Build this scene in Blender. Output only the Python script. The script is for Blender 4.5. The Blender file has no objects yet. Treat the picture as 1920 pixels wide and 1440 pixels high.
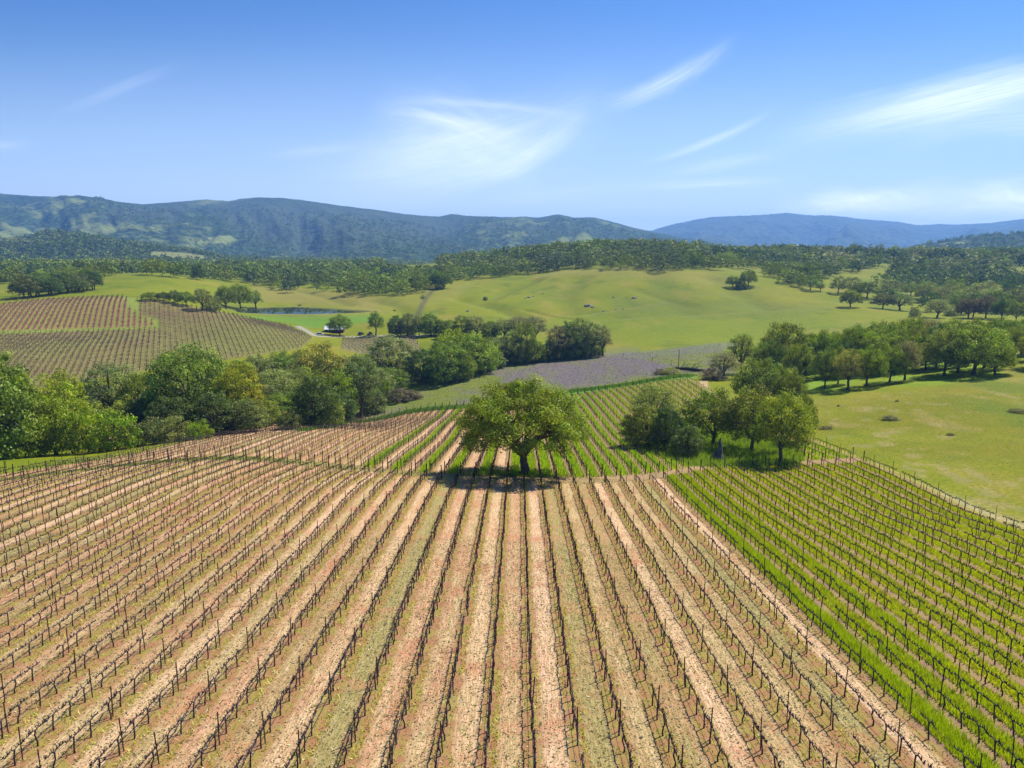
import bpy, math, random
import numpy as np
from mathutils import Vector, Matrix

S = bpy.context.scene
COL = S.collection
R = math.radians
# ------------------------------------------------------------------ camera
F = 1330.0                       # focal length in pixels of the 1920 px wide photo
PITCH = math.atan(245.0 / F)
YAW = math.atan(13.0 / F)        # the vine rows run exactly along +Y
CAM = np.array([0.0, 0.0, 60.0])
cam_d = bpy.data.cameras.new("camera")
cam = bpy.data.objects.new("camera", cam_d); COL.objects.link(cam)
cam.location = CAM
cam.rotation_euler = (R(90) - PITCH, 0, YAW)
cam_d.sensor_width = 36; cam_d.lens = 36 * F / 1920
cam_d.clip_start = 0.5; cam_d.clip_end = 40000
S.camera = cam
cp, sp = math.cos(PITCH), math.sin(PITCH)
cy, sy = math.cos(YAW), math.sin(YAW)
RT = np.array([cy, sy, 0.0]); FW = np.array([-sy * cp, cy * cp, -sp]); UP = np.array([-sy * sp, cy * sp, cp])

def pdir(px, py):
    px = np.asarray(px, float); py = np.asarray(py, float)
    return FW + ((px - 960) / F)[..., None] * RT + ((720 - py) / F)[..., None] * UP

def proj(P):
    D = np.asarray(P, float) - CAM
    w = D @ FW; w = np.where(w < 0.1, 0.1, w)
    return 960 + F * (D @ RT) / w, 720 - F * (D @ UP) / w, w

def at_Y(px, py, Y):
    d = pdir(px, py); return CAM + d * (Y / d[1])

# ------------------------------------------------------------------ light, sky, exposure
SUN_EL, SUN_AZ = R(52), R(50)    # azimuth from +Y towards +X
sv = Vector((math.cos(SUN_EL) * math.sin(SUN_AZ), math.cos(SUN_EL) * math.cos(SUN_AZ), math.sin(SUN_EL)))
sun_d = bpy.data.lights.new("sun", 'SUN'); sun_d.energy = 5.2; sun_d.angle = R(0.53); sun_d.color = (1.0, 0.955, 0.88)
sun = bpy.data.objects.new("sun", sun_d); COL.objects.link(sun)
sun.rotation_euler = sv.to_track_quat('Z', 'Y').to_euler(); sun.location = (0, 0, 300)
S.view_settings.view_transform = 'Standard'; S.view_settings.look = 'None'
S.view_settings.exposure = 0.62; S.view_settings.gamma = 1.0
S.cycles.max_bounces = 6; S.cycles.diffuse_bounces = 3; S.cycles.transmission_bounces = 4
S.cycles.volume_bounces = 0; S.cycles.transparent_max_bounces = 8
S.cycles.use_denoising = True; S.cycles.denoiser = 'OPENIMAGEDENOISE'; S.cycles.denoising_input_passes = 'RGB_ALBEDO_NORMAL'

class NT:
    """short helper to wire shader nodes"""
    def __init__(self, tree): self.t = tree; self.n = tree.nodes; self.l = tree.links
    def node(self, typ, **kw):
        n = self.n.new(typ)
        for k, v in kw.items(): setattr(n, k, v)
        return n
    def put(self, sock, v):
        if isinstance(v, bpy.types.NodeSocket): self.l.new(v, sock)
        elif v is not None: sock.default_value = v
    def math(self, op, a, b=None, c=None, clamp=False):
        n = self.node('ShaderNodeMath', operation=op, use_clamp=clamp)
        self.put(n.inputs[0], a); self.put(n.inputs[1], b)
        if c is not None: self.put(n.inputs[2], c)
        return n.outputs[0]
    def mix(self, f, a, b, blend='MIX'):
        n = self.node('ShaderNodeMix', data_type='RGBA', blend_type=blend)
        self.put(n.inputs[0], f); self.put(n.inputs[6], a); self.put(n.inputs[7], b)
        return n.outputs[2]
    def noise(self, vec, scale, detail=3, rough=0.55, dist=0.0, out=0):
        n = self.node('ShaderNodeTexNoise'); self.put(n.inputs['Vector'], vec)
        n.inputs['Scale'].default_value = scale; n.inputs['Detail'].default_value = detail
        n.inputs['Roughness'].default_value = rough; n.inputs['Distortion'].default_value = dist
        return n.outputs[out]
    def ss(self, v, a, b, lo=0.0, hi=1.0):
        n = self.node('ShaderNodeMapRange', interpolation_type='SMOOTHSTEP')
        self.put(n.inputs[0], v)
        for i, x in enumerate((a, b, lo, hi)): n.inputs[i + 1].default_value = x
        return n.outputs[0]
    def comb(self, x, y, z):
        n = self.node('ShaderNodeCombineXYZ')
        for i, v in enumerate((x, y, z)): self.put(n.inputs[i], v)
        return n.outputs[0]
    def sep(self, v):
        n = self.node('ShaderNodeSeparateXYZ'); self.put(n.inputs[0], v); return n.outputs

world = bpy.data.worlds.new("World"); S.world = world; world.use_nodes = True
W = NT(world.node_tree); W.n.clear()
sky = W.node('ShaderNodeTexSky', sky_type='NISHITA', sun_disc=False, sun_elevation=SUN_EL, sun_rotation=SUN_AZ)
sky.altitude = 300; sky.air_density = 1.25; sky.dust_density = 0.35; sky.ozone_density = 2.4
tc = W.node('ShaderNodeTexCoord'); gx, gy, gz = W.sep(tc.outputs['Generated'])
gyc = W.math('MAXIMUM', gy, 0.05)
SX = W.math('DIVIDE', gx, gyc); SZ = W.math('DIVIDE', gz, gyc)
def sxz(px, py):
    d = pdir(px, py); return d[0] / d[1], d[2] / d[1]
cloud = None
def streak(A, B, wid, bend, amt, seed, fray=6.0, along=1.0, soft=0.5):
    """a cirrus wisp between two directions of the sky: length A-B, width, sag, strength"""
    global cloud
    ax, az = sxz(*A); bx_, bz = sxz(*B); L = math.hypot(bx_ - ax, bz - az)
    ux, uz = (bx_ - ax) / L, (bz - az) / L
    dx = W.math('SUBTRACT', SX, ax); dz = W.math('SUBTRACT', SZ, az)
    t = W.math('DIVIDE', W.math('ADD', W.math('MULTIPLY', dx, ux), W.math('MULTIPLY', dz, uz)), L)
    v = W.math('SUBTRACT', W.math('MULTIPLY', dz, ux), W.math('MULTIPLY', dx, uz))
    q = W.math('MULTIPLY', W.math('MULTIPLY', t, W.math('SUBTRACT', 1.0, t)), 4 * bend / F)
    v = W.math('SUBTRACT', v, q)
    w = wid / F
    nv = W.noise(W.comb(W.math('MULTIPLY', t, 2.0 * along), W.math('MULTIPLY', v, fray / w), seed), 1.0, 7, 0.72, 0.9)
    big = W.noise(W.comb(W.math('MULTIPLY', t, 3.0), W.math('MULTIPLY', v, 1.2 / w), seed + 7), 1.0, 3, 0.55, 0.4)
    vv = W.math('ADD', v, W.math('MULTIPLY', W.math('SUBTRACT', big, 0.5), w * 1.1))
    m = W.ss(W.math('ABSOLUTE', vv), w * 1.45, 0.0)
    m = W.math('POWER', m, 1.5)
    e0 = W.ss(t, -0.08, 0.5); e1 = W.ss(t, 1.12, 0.55)
    m = W.math('MULTIPLY', m, W.math('MULTIPLY', e0, e1))
    m = W.math('MULTIPLY', m, W.ss(nv, 0.30, 0.72, 0.42, 1.0))
    m = W.math('MULTIPLY', m, amt)
    cloud = m if cloud is None else W.math('SUBTRACT', 1.0, W.math('MULTIPLY', W.math('SUBTRACT', 1.0, cloud), W.math('SUBTRACT', 1.0, m)))
streak((1120, 205), (1370, 75), 20, -14, 0.36, 1.3, 3)
streak((1450, 262), (2150, 90), 40, -4, 0.63, 4.1, 6)
streak((1600, 235), (2200, 190), 60, 6, 0.28, 9.7, 5)
streak((1200, 305), (1450, 205), 9, -12, 0.28, 2.2, 3)
streak((1230, 330), (1480, 285), 14, 0, 0.20, 3.9, 3)
streak((1150, 352), (1480, 338), 11, 0, 0.26, 5.5, 3)
streak((1440, 400), (1760, 380), 28, 8, 1.0, 6.4, 1, 1.5, 0.8)
streak((1560, 408), (2250, 372), 50, 8, 1.0, 16.4, 1, 1.5, 0.8)
streak((640, 300), (1000, 280), 60, 0, 0.23, 31.4, 2, 1.5, 1.0)
streak((100, 215), (340, 120), 13, 0, 0.11, 7.7, 3)
streak((560, 330), (1130, 190), 74, -38, 0.30, 8.8, 4, 1.3, 0.9)
streak((690, 205), (1000, 330), 62, 30, 0.24, 12.8, 4, 1.5, 0.9)
streak((700, 205), (985, 262), 14, 6, 0.30, 22.8, 3, 1.6, 0.6)
streak((860, 345), (1100, 205), 26, -22, 0.28, 26.1, 4, 1.4, 0.7)
streak((480, 295), (700, 270), 12, 0, 0.13, 10.8, 3)
streak((850, 385), (1180, 350), 16, 0, 0.13, 13.3, 3)
streak((-150, 275), (60, 270), 12, 0, 0.20, 14.3, 3)
streak((700, 190), (1120, 225), 10, 10, 0.17, 15.3, 3)
skyc = W.mix(1.0, sky.outputs[0], (0.43, 0.73, 1.22, 1), 'MULTIPLY')
veil = W.ss(SZ, 0.34, -0.03, 0.0, 0.80)
skyc = W.mix(veil, skyc, (9.4, 11.4, 14.2, 1))
skyc = W.mix(W.ss(SZ, 0.13, -0.02, 0.0, 0.55), skyc, (13.6, 14.4, 15.2, 1))
skyc = W.mix(cloud, skyc, (17.0, 17.2, 17.4, 1))
bg = W.node('ShaderNodeBackground'); W.l.new(skyc, bg.inputs[0]); bg.inputs[1].default_value = 0.068
wo = W.node('ShaderNodeOutputWorld'); W.l.new(bg.outputs[0], wo.inputs[0])

# ------------------------------------------------------------------ terrain control
ROW0, ROWD = 0.76, 2.4
NEAR_X = lambda X: 0.103 + 0.024 * np.tanh(X / 25.0)
def near_z(X, Y): return CAM[2] - 25.7 - NEAR_X(X) * (Y - 32)
ctl = {
 0: [(893,100),(862,135),(840,165),(790,200),(700,270),(660,305),(622,365),(575,420),(560,455),(550,520),(532,640),(518,800),(505,1100),(499,1500)],
 160: [(850,145),(825,170),(770,210),(700,275),(650,320),(620,368),(590,395),(560,435),(549,480),(530,600),(515,800),(503,1100),(498,1500)],
 320: [(832,145),(815,170),(760,215),(700,280),(650,320),(616,368),(592,390),(568,420),(552,500),(530,600),(515,690),(513,900),(500,1500)],
 480: [(818,147),(806,168),(755,215),(700,285),(650,330),(612,375),(600,420),(590,475),(573,566),(558,630),(545,690),(530,780),(515,900),(500,1500)],
 640: [(872,112),(806,158),(802,186),(785,230),(740,270),(700,300),(660,350),(640,385),(629,420),(612,445),(590,482),(577,560),(560,610),(545,670),(530,780),(515,900),(500,1500)],
 800: [(880,108),(826,150),(793,190),(768,232),(740,262),(700,305),(665,350),(640,385),(625,415),(600,470),(570,540),(545,630),(530,700),(514,850),(500,1300)],
 960: [(900,99),(850,125),(800,167),(755,232),(735,255),(700,300),(665,350),(640,390),(620,430),(580,520),(545,620),(520,720),(500,820),(488,920),(486,1050),(497,1500)],
 1120: [(850,126),(790,172),(745,220),(733,240),(700,295),(672,340),(650,385),(620,440),(580,510),(540,590),(508,680),(490,770),(474,860),(467,940),(472,1100),(492,1600)],
 1280: [(860,122),(800,162),(750,202),(711,242),(690,285),(660,340),(643,375),(620,420),(580,490),(540,570),(506,650),(492,730),(476,820),(466,910),(468,1000),(480,1200),(495,1600)],
 1440: [(830,140),(790,162),(745,203),(700,262),(660,330),(640,370),(610,430),(570,510),(540,580),(520,640),(512,720),(498,820),(482,920),(474,1000),(475,1100),(486,1400)],
 1600: [(820,138),(770,168),(740,193),(700,235),(660,290),(620,370),(600,430),(575,500),(555,570),(530,660),(508,760),(492,860),(482,960),(478,1060),(488,1500)],
 1760: [(870,112),(820,135),(770,158),(720,195),(690,230),(640,310),(612,380),(592,450),(562,560),(532,680),(507,800),(489,950),(480,1080),(490,1500)],
 1920: [(920,96),(850,120),(780,150),(700,205),(665,240),(625,330),(603,400),(577,480),(545,600),(512,760),(492,900),(481,1080),(491,1500)],
}
pts = []
for px, lst in ctl.items():
    for py, Y in lst: pts.append(at_Y(px, py, Y))
for X in np.arange(-100, 101, 12.5):
    for Y in (13, 20, 30, 45, 60, 75, 90):
        if abs(X) / Y > 1.7: continue
        if X < -62 and Y > 75: continue
        if X > 66 and Y > 75: continue
        pts.append(np.array([X, Y, near_z(X, Y)]))
for px in (-400, 2320):            # carry the edges outwards so that the land goes on beside the frame
    src = ctl[0] if px < 0 else ctl[1920]
    for py, Y in src[::2]:
        e = at_Y(0 if px < 0 else 1920, py, Y); p = at_Y(px, py, Y); pts.append(np.array([p[0], Y, e[2]]))
pts = np.array(pts)
cu, cv, cz = pts[:, 0] / pts[:, 1], np.log(pts[:, 1]), pts[:, 2]
def tps(r2): return 0.5 * r2 * np.log(r2 + 1e-9)
AS = 1.3
n = len(cu)
K = tps((AS * (cu[:, None] - cu)) ** 2 + (cv[:, None] - cv) ** 2) + np.eye(n) * 1e-4
Pm = np.c_[np.ones(n), cu, cv]
A = np.block([[K, Pm], [Pm.T, np.zeros((3, 3))]])
sol = np.linalg.solve(A, np.r_[cz, 0, 0, 0])
def rbf(u, v):
    out = np.empty(u.size); uu = u.ravel(); vv = v.ravel()
    for i in range(0, uu.size, 20000):
        a, b = uu[i:i + 20000], vv[i:i + 20000]
        k = tps((AS * (a[:, None] - cu)) ** 2 + (b[:, None] - cv) ** 2)
        out[i:i + 20000] = k @ sol[:n] + sol[n] + sol[n + 1] * a + sol[n + 2] * b
    return out.reshape(u.shape)

def vnoise(x, y, seed=0):
    """smooth value noise, about -1..1"""
    xi = np.floor(x).astype(np.int64); yi = np.floor(y).astype(np.int64); fx = x - xi; fy = y - yi
    fx = fx * fx * (3 - 2 * fx); fy = fy * fy * (3 - 2 * fy)
    def h(a, b):
        k = (a * 374761393 + b * 668265263 + seed * 974711) & 0xFFFFFFFF
        k = ((k ^ (k >> 13)) * 1274126177) & 0xFFFFFFFF
        return ((k ^ (k >> 16)) & 0xFFFF) / 32767.5 - 1
    return (h(xi, yi) * (1 - fx) + h(xi + 1, yi) * fx) * (1 - fy) + (h(xi, yi + 1) * (1 - fx) + h(xi + 1, yi + 1) * fx) * fy
def fbm(x, y, o=4, seed=0):
    s = 0; a = 1; t = 0
    for i in range(o): s = s + a * vnoise(x * 2 ** i + 17.3 * i, y * 2 ** i - 9.1 * i, seed + i); t += a; a *= 0.5
    return s / t

NU, NV = 860, 860
U0, U1, V0, V1 = -1.45, 1.45, math.log(14.0), math.log(1700.0)
su = np.linspace(U0, U1, NU); sv_ = np.linspace(V0, V1, NV)
cuu, cvv = np.meshgrid(np.linspace(U0, U1, 216), np.linspace(V0, V1, 216), indexing='xy')
coarse = rbf(cuu, cvv)
def bil(G, u, v, u0, u1, v0, v1):
    nv, nu = G.shape
    a = np.clip((u - u0) / (u1 - u0) * (nu - 1), 0, nu - 1.001); b = np.clip((v - v0) / (v1 - v0) * (nv - 1), 0, nv - 1.001)
    i = a.astype(int); j = b.astype(int); a = a - i; b = b - j
    return (G[j, i] * (1 - a) + G[j, i + 1] * a) * (1 - b) + (G[j + 1, i] * (1 - a) + G[j + 1, i + 1] * a) * b
GU, GV = np.meshgrid(su, sv_)
GY = np.exp(GV); GX = GU * GY
def poly_mask(px, py, poly, soft):
    """1 inside a polygon, falling to 0 over soft units outside its edge"""
    P = np.array(poly, float); x = px.ravel(); y = py.ravel(); out = np.zeros(x.size)
    x0, y0 = P.min(0) - 3 * soft; x1, y1 = P.max(0) + 3 * soft
    k = np.where((x > x0) & (x < x1) & (y > y0) & (y < y1))[0]
    if k.size == 0: return out.reshape(px.shape)
    a, b = x[k], y[k]; ins = np.zeros(k.size, bool); d = np.full(k.size, 1e9)
    for i in range(len(P)):
        (ax, ay), (bx, by) = P[i - 1], P[i]
        c = ((ay > b) != (by > b)); den = by - ay if abs(by - ay) > 1e-9 else 1e-9
        ins ^= c & (a < (bx - ax) * (b - ay) / den + ax)
        L2 = (bx - ax) ** 2 + (by - ay) ** 2 + 1e-9
        t = np.clip(((a - ax) * (bx - ax) + (b - ay) * (by - ay)) / L2, 0, 1)
        d = np.minimum(d, np.hypot(a - ax - t * (bx - ax), b - ay - t * (by - ay)))
    sd = np.where(ins, d, -d); s = np.clip(sd / (2 * soft) + 0.5, 0, 1)
    out[k] = s * s * (3 - 2 * s); return out.reshape(px.shape)
def line_dist(X, Y, line):
    d = np.full(X.shape, 1e9)
    for (ax, ay), (bx, by) in zip(line[:-1], line[1:]):
        t = np.clip(((X - ax) * (bx - ax) + (Y - ay) * (by - ay)) / ((bx - ax) ** 2 + (by - ay) ** 2 + 1e-9), 0, 1)
        d = np.minimum(d, np.hypot(X - ax - t * (bx - ax), Y - ay - t * (by - ay)))
    return d
GZ = bil(coarse, GU, GV, U0, U1, V0, V1)
far = np.clip((GY - 260) / 250, 0, 1)
GZ = GZ + far * (fbm(GX / 70, GY / 90, 4, 3) * 2.2) + np.clip((GY - 700) / 300, 0, 1) * fbm(GX / 160, GY / 160, 3, 9) * 7
def zq(X, Y):
    X = np.asarray(X, float); Y = np.asarray(Y, float); Yc = np.maximum(Y, 14.0)
    return bil(GZ, np.clip(X / Yc, U0, U1), np.log(Yc), U0, U1, V0, V1)
def hit(px, py, y0=20.0, y1=1690.0):
    """first point of the ground seen in a direction"""
    d = pdir(px, py); Ys = np.exp(np.linspace(math.log(y0), math.log(y1), 1500))
    P = CAM + d * (Ys / d[1])[:, None]
    k = np.where(P[:, 2] < zq(P[:, 0], P[:, 1]))[0]
    i = k[0] if k.size else len(Ys) - 1
    if i > 0:
        a = P[i - 1]; b = P[i]; fa = a[2] - zq(a[0], a[1]); fb = b[2] - zq(b[0], b[1])
        t = fa / (fa - fb) if fa != fb else 0
        p = a + (b - a) * max(0, min(1, t))
    else: p = P[0]
    return np.array([p[0], p[1], float(zq(p[0], p[1]))])
def wline(L): return [tuple(hit(*q)[:2]) for q in L]

# pond: a level basin
WZ = float(at_Y(560, 590, 480)[2])
def level_pt(px, py, z):
    d = pdir(px, py); t = (z - CAM[2]) / d[2]; return tuple((CAM + d * t)[:2])
pond_px = [(432,588.5),(445,584),(470,579.5),(500,577),(560,576),(600,578),(640,581),(680,583.5),(700,585),(680,587),(645,588.5),(600,589.5),(520,590),(450,589.5)]
pond = [level_pt(x, y, WZ) for x, y in pond_px]
pm = poly_mask(GX, GY, pond, 3.0)
shore = poly_mask(GX, GY, pond, 22.0)
GZ = np.where(shore > 0.02, GZ * (1 - np.clip(shore * 2, 0, 1)) + (WZ + 1.1) * np.clip(shore * 2, 0, 1), GZ)
GZ = GZ - pm * 2.2
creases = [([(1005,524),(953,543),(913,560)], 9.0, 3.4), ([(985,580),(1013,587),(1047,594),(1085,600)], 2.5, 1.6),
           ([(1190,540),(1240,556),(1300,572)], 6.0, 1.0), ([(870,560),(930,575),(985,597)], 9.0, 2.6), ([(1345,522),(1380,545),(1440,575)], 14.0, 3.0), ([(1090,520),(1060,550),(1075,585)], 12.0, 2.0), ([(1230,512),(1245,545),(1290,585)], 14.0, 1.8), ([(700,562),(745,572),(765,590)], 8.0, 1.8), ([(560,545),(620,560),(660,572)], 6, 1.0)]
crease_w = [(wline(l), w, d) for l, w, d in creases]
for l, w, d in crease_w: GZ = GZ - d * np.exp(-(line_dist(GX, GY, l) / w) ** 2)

# ------------------------------------------------------------------ the planted fields
def headland(X):   # centre line of the track between the vine blocks
    return np.interp(X, [-90, -77, -70, -66, -58, -50, -42, -31, -23, -13.5, -5.5, 2, 10, 18.5, 24, 32.5, 42, 56, 80], [84, 92, 101.5, 108, 113.5, 115.5, 114, 111.3, 107.5, 102.5, 100.5, 100.3, 101.5, 105, 108.5, 116, 118, 118, 122])
def top_edge(X): return np.interp(X, [-80, -59, -14, 10, 35, 61], [222, 230, 234, 236, 240, 244])
def left_edge(Y): return np.interp(Y, [0, 100, 150, 190, 235], [-130, -79, -71, -62, -60])
grove = [tuple(hit(x, y)[:2]) for x, y in [(1168,790),(1175,830),(1235,858),(1290,874),(1400,878),(1500,872),(1512,850),(1440,815),(1330,795),(1235,775)]]
def in_vines(X, Y):
    m = (X > left_edge(Y)) & (X < 59.4) & (Y < top_edge(X)) & (Y > 6)
    m &= np.abs(Y - headland(X)) > np.where(X < -25, 2.4, 2.0)
    g = poly_mask(X, Y, grove, 0.6) > 0.5
    return m & ~g
def alley(X): return np.floor((X - ROW0) / ROWD)
def cover_kind(X, Y):
    """how green the sown alley is: 0 mown straw .. 1 tall green"""
    a = alley(X); hl = headland(X)
    near = np.where(a >= 9, 1.0, 0.0)
    farg = np.where(a >= 0, 1.0, np.where((a >= -11) & (np.mod(a, 2) == 1), 1.0, 0.0))
    return np.where(Y < hl, near, farg)

PX, PY, PW = proj(np.stack([GX, GY, GZ], -1))
C = np.zeros(GX.shape + (3,))
def lay(mask, col):
    global C
    C = C * (1 - mask[..., None]) + np.array(col) * mask[..., None]
C[:] = (0.182, 0.192, 0.004)                                        # spring pasture
n1 = fbm(GX / 30, GY / 30, 4, 21); n2 = fbm(GX / 110, GY / 110, 3, 5); n3 = fbm(GX / 7, GY / 9, 3, 55)
lay(np.clip(n1 * 1.3 + 0.2, 0, 0.75), (0.135, 0.168, 0.004)); lay(np.clip(fbm(GX / 14, GY / 20, 4, 91) * 2 - 0.45, 0, 0.7), (0.095, 0.130, 0.004)); lay(np.clip(fbm(GX / 18, GY / 30, 4, 93) * 2 - 0.4, 0, 0.6), (0.25, 0.20, 0.03))
lay(np.clip(n2 * 1.2 - 0.1, 0, 0.6), (0.24, 0.20, 0.02))
# right meadow, a yellower sward with bare patches
rm = poly_mask(PX, PY, [(1490,760),(1700,735),(2400,600),(2600,1300),(1900,985),(1600,870),(1520,820)], 6)
lay(rm * np.clip(n1 * 1.4 + 0.55, 0, 0.9), (0.165, 0.155, 0.004))
lay(rm * np.clip(fbm(GX / 9, GY / 13, 4, 77) * 2.6 - 0.3, 0, 0.55), (0.26, 0.20, 0.06)); lay(rm * np.clip(fbm(GX / 2.5, GY / 5, 3, 79) * 3 - 0.9, 0, 0.55), (0.28, 0.22, 0.10))
lay(rm * np.clip(-fbm(GX / 22, GY / 30, 4, 78) * 2.2 - 0.4, 0, 0.8), (0.11, 0.145, 0.006))
# hill slopes, with dry crests
lay(poly_mask(PX, PY, [(1060,503),(1200,500),(1330,508),(1400,530),(1330,535),(1180,520),(1060,515),(1000,525)], 6) * 0.6, (0.24, 0.205, 0.04))
lay(poly_mask(PX, PY, [(660,560),(800,540),(900,525),(850,560),(760,580),(690,582)], 8) * 0.5, (0.24, 0.205, 0.04))
lay(poly_mask(PX, PY, [(470,535),(640,548),(720,560),(700,580),(600,572),(480,565)], 6) * 0.7, (0.25, 0.20, 0.05))
lay(poly_mask(PX, PY, [(1150,560),(1400,565),(1560,578),(1500,596),(1300,600),(1150,590)], 8) * 0.5, (0.12, 0.145, 0.02))
lay(poly_mask(PX, PY, [(1000,600),(1600,592),(1620,612),(1400,640),(1150,650),(1140,620)], 8) * 0.35, (0.155, 0.20, 0.01))
# moist green by the dam and lilac meadow of spring flowers
lay(poly_mask(PX, PY, [(430,593),(560,594),(710,590),(700,602),(640,612),(585,615),(540,604),(440,597)], 3), (0.125, 0.215, 0.020))
mid = poly_mask(PX, PY, [(600,800),(640,775),(780,745),(800,720),(950,685),(1120,668),(1350,645),(1380,700),(1310,706),(1180,722),(1080,735),(900,768),(700,790)], 5)
lay(mid * 0.8, (0.145, 0.165, 0.035))
lay(mid * np.clip(fbm(GX / 9, GY / 12, 4, 31) * 1.6 + 0.15, 0, 0.65), (0.16, 0.13, 0.125))
pur = poly_mask(PX + fbm(GX / 12, GY / 12, 3, 8) * 22, PY + fbm(GX / 9, GY / 14, 3, 12) * 9,
    [(930,700),(1000,682),(1100,668),(1185,660),(1240,676),(1275,694),(1230,704),(1140,716),(1075,730),(985,738),(935,728)], 13)
lay(pur * np.clip(0.88 + fbm(GX / 5, GY / 9, 3, 14) * 0.5, 0, 1), (0.148, 0.117, 0.142))
lay(poly_mask(PX, PY + n1 * 6, [(1130,664),(1280,652),(1390,640),(1400,652),(1330,662),(1200,668)], 4) * 0.55, (0.16, 0.15, 0.15))
lay(poly_mask(PX, PY, [(840,770),(900,764),(1075,733),(1200,715),(1300,703),(1310,708),(1200,722),(1075,740),(900,772)], 2), (0.13, 0.23, 0.03))
lay(poly_mask(PX, PY, [(560,808),(640,790),(760,775),(880,764),(880,768),(760,780),(650,797),(580,815)], 2), (0.13, 0.24, 0.03))
# shaded lush sward below the right grove
lay(poly_mask(PX, PY, [(1480,700),(1600,690),(1760,670),(1890,680),(1880,712),(1700,722),(1500,742)], 9) * np.clip(0.75 + n3, 0.2, 1), (0.165, 0.255, 0.016))
# fallow soil strips / tracks
for L_, w_, c_ in [([(560,612),(575,621),(592,630),(640,631),(720,629.5),(800,629)], 2.2, (0.34, 0.29, 0.30)),
                   ([(817,540),(800,557),(790,575),(783,590),(778,602)], 2.2, (0.105, 0.095, 0.045)),
                   ([(1100,592),(1175,580),(1280,563),(1380,552),(1405,545)], 1.0, (0.20, 0.17, 0.06)),
                   ([(1080,508),(1040,513),(1000,522)], 1.4, (0.28, 0.22, 0.11)),
                   ([(1130,602),(1250,594),(1400,588)], 1.2, (0.17, 0.19, 0.05)),
                   ([(1280,545),(1350,553),(1380,552)], 1.0, (0.15, 0.16, 0.04)),
                   ([(1590,872),(1700,905),(1800,942),(1925,992)], 1.6, (0.36, 0.29, 0.16))]:
    wl = wline(L_); lay(np.exp(-(line_dist(GX, GY, wl) / w_) ** 2), c_)
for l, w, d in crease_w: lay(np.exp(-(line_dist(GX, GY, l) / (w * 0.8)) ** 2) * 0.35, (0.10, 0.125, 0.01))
lay(poly_mask(PX, PY, [(1310,716),(1326,712),(1330,735),(1312,738)], 3), (0.42, 0.29, 0.18))
# distant vineyards on the left: V1 upper reddish, V2 lower, V3 small one by the cabin
V1P = [(-300,600),(-50,577),(60,563),(150,558),(237,556),(245,580),(280,598),(292,607),(282,613),(150,616),(-50,622),(-300,640)]
V2P = [(257,560),(330,568),(430,589),(540,611),(588,634),(560,655),(440,672),(300,692),(170,712),(0,760),(-300,800),(-300,640),(-50,627),(150,621),(295,615),(300,600),(258,588)]
V3P = [(642,636),(780,633),(790,660),(720,672),(640,655)]
v1 = poly_mask(PX, PY, V1P, 1.2); v2 = poly_mask(PX, PY, V2P, 1.2); v3 = poly_mask(PX, PY, V3P, 1.2)
lay(v1, (0.26, 0.225, 0.06)); lay(v2, (0.215, 0.17, 0.065))
lay(v2 * np.clip(n1 * 1.6 + 0.1, 0, 0.7), (0.195, 0.125, 0.07)); lay(v2 * np.clip(n2 * 1.6 - 0.1, 0, 0.6), (0.19, 0.20, 0.05))
lay(v3, (0.22, 0.185, 0.09))
lay(poly_mask(PX, PY, [(230,556),(262,560),(262,590),(300,600),(300,615),(150,621),(0,628),(0,620),(150,615),(280,612),(245,590)], 1), (0.22, 0.25, 0.045))
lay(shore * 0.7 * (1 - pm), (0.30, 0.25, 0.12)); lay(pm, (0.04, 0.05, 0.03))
# woods floor
woods = poly_mask(PX, PY, [(-200,620),(0,545),(45,533),(150,520),(300,515),(420,525),(480,520),(640,532),(820,520),(960,512),(1080,500),(1300,502),(1340,512),(1440,512),(1560,520),(1660,500),(1700,560),(1800,585),(1930,595),(2400,590),(2400,300),(-200,300)], 5)
lay(woods * 0.4, (0.14, 0.17, 0.02))
# near vineyard: masks carried to the shader
inv = in_vines(GX, GY)
soil = inv.astype(float)
hd = (np.abs(GY - headland(GX)) < 2.6) & (GX < 59) & (GX > left_edge(GY) - 6) & (GY < 140)
hg = np.clip(0.5 - (GX + 25) / 20, 0, 1)
lay(hd * 1.0, (0.33, 0.205, 0.12)); lay(hd * np.clip(hg * 0.5 + n3 * 0.5, 0, 1) , (0.24, 0.24, 0.06))
lay((poly_mask(GX, GY, grove, 1.0)) * 0.85, (0.115, 0.20, 0.02))
lay(np.exp(-(np.hypot(GX - 0.6, GY - 102) / 7) ** 2) * 0.5 * (1 - soil), (0.20, 0.15, 0.07))
ck = cover_kind(GX, GY) * soil
gsoft = ck

def attr(me, name, arr, typ='FLOAT', dom='POINT'):
    a = me.attributes.new(name, typ, dom)
    if typ == 'FLOAT': a.data.foreach_set('value', np.ascontiguousarray(arr, np.float32).ravel())
    else:
        c = np.ones((len(arr), 4), np.float32); c[:, :3] = arr; a.data.foreach_set('color', c.ravel())
def mesh_np(name, V, Fc, smooth=False):
    me = bpy.data.meshes.new(name); V = np.asarray(V, np.float32); Fc = np.asarray(Fc, np.int32); k = Fc.shape[1]
    me.vertices.add(len(V)); me.vertices.foreach_set('co', V.ravel())
    me.loops.add(Fc.size); me.loops.foreach_set('vertex_index', Fc.ravel())
    me.polygons.add(len(Fc)); me.polygons.foreach_set('loop_start', np.arange(0, Fc.size, k, dtype=np.int32))
    me.polygons.foreach_set('use_smooth', np.full(len(Fc), smooth, bool))
    me.update(calc_edges=True); return me
def grid_faces(nv, nu):
    i = np.arange(nv * nu).reshape(nv, nu)
    return np.stack([i[:-1, :-1], i[:-1, 1:], i[1:, 1:], i[1:, :-1]], -1).reshape(-1, 4)
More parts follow.
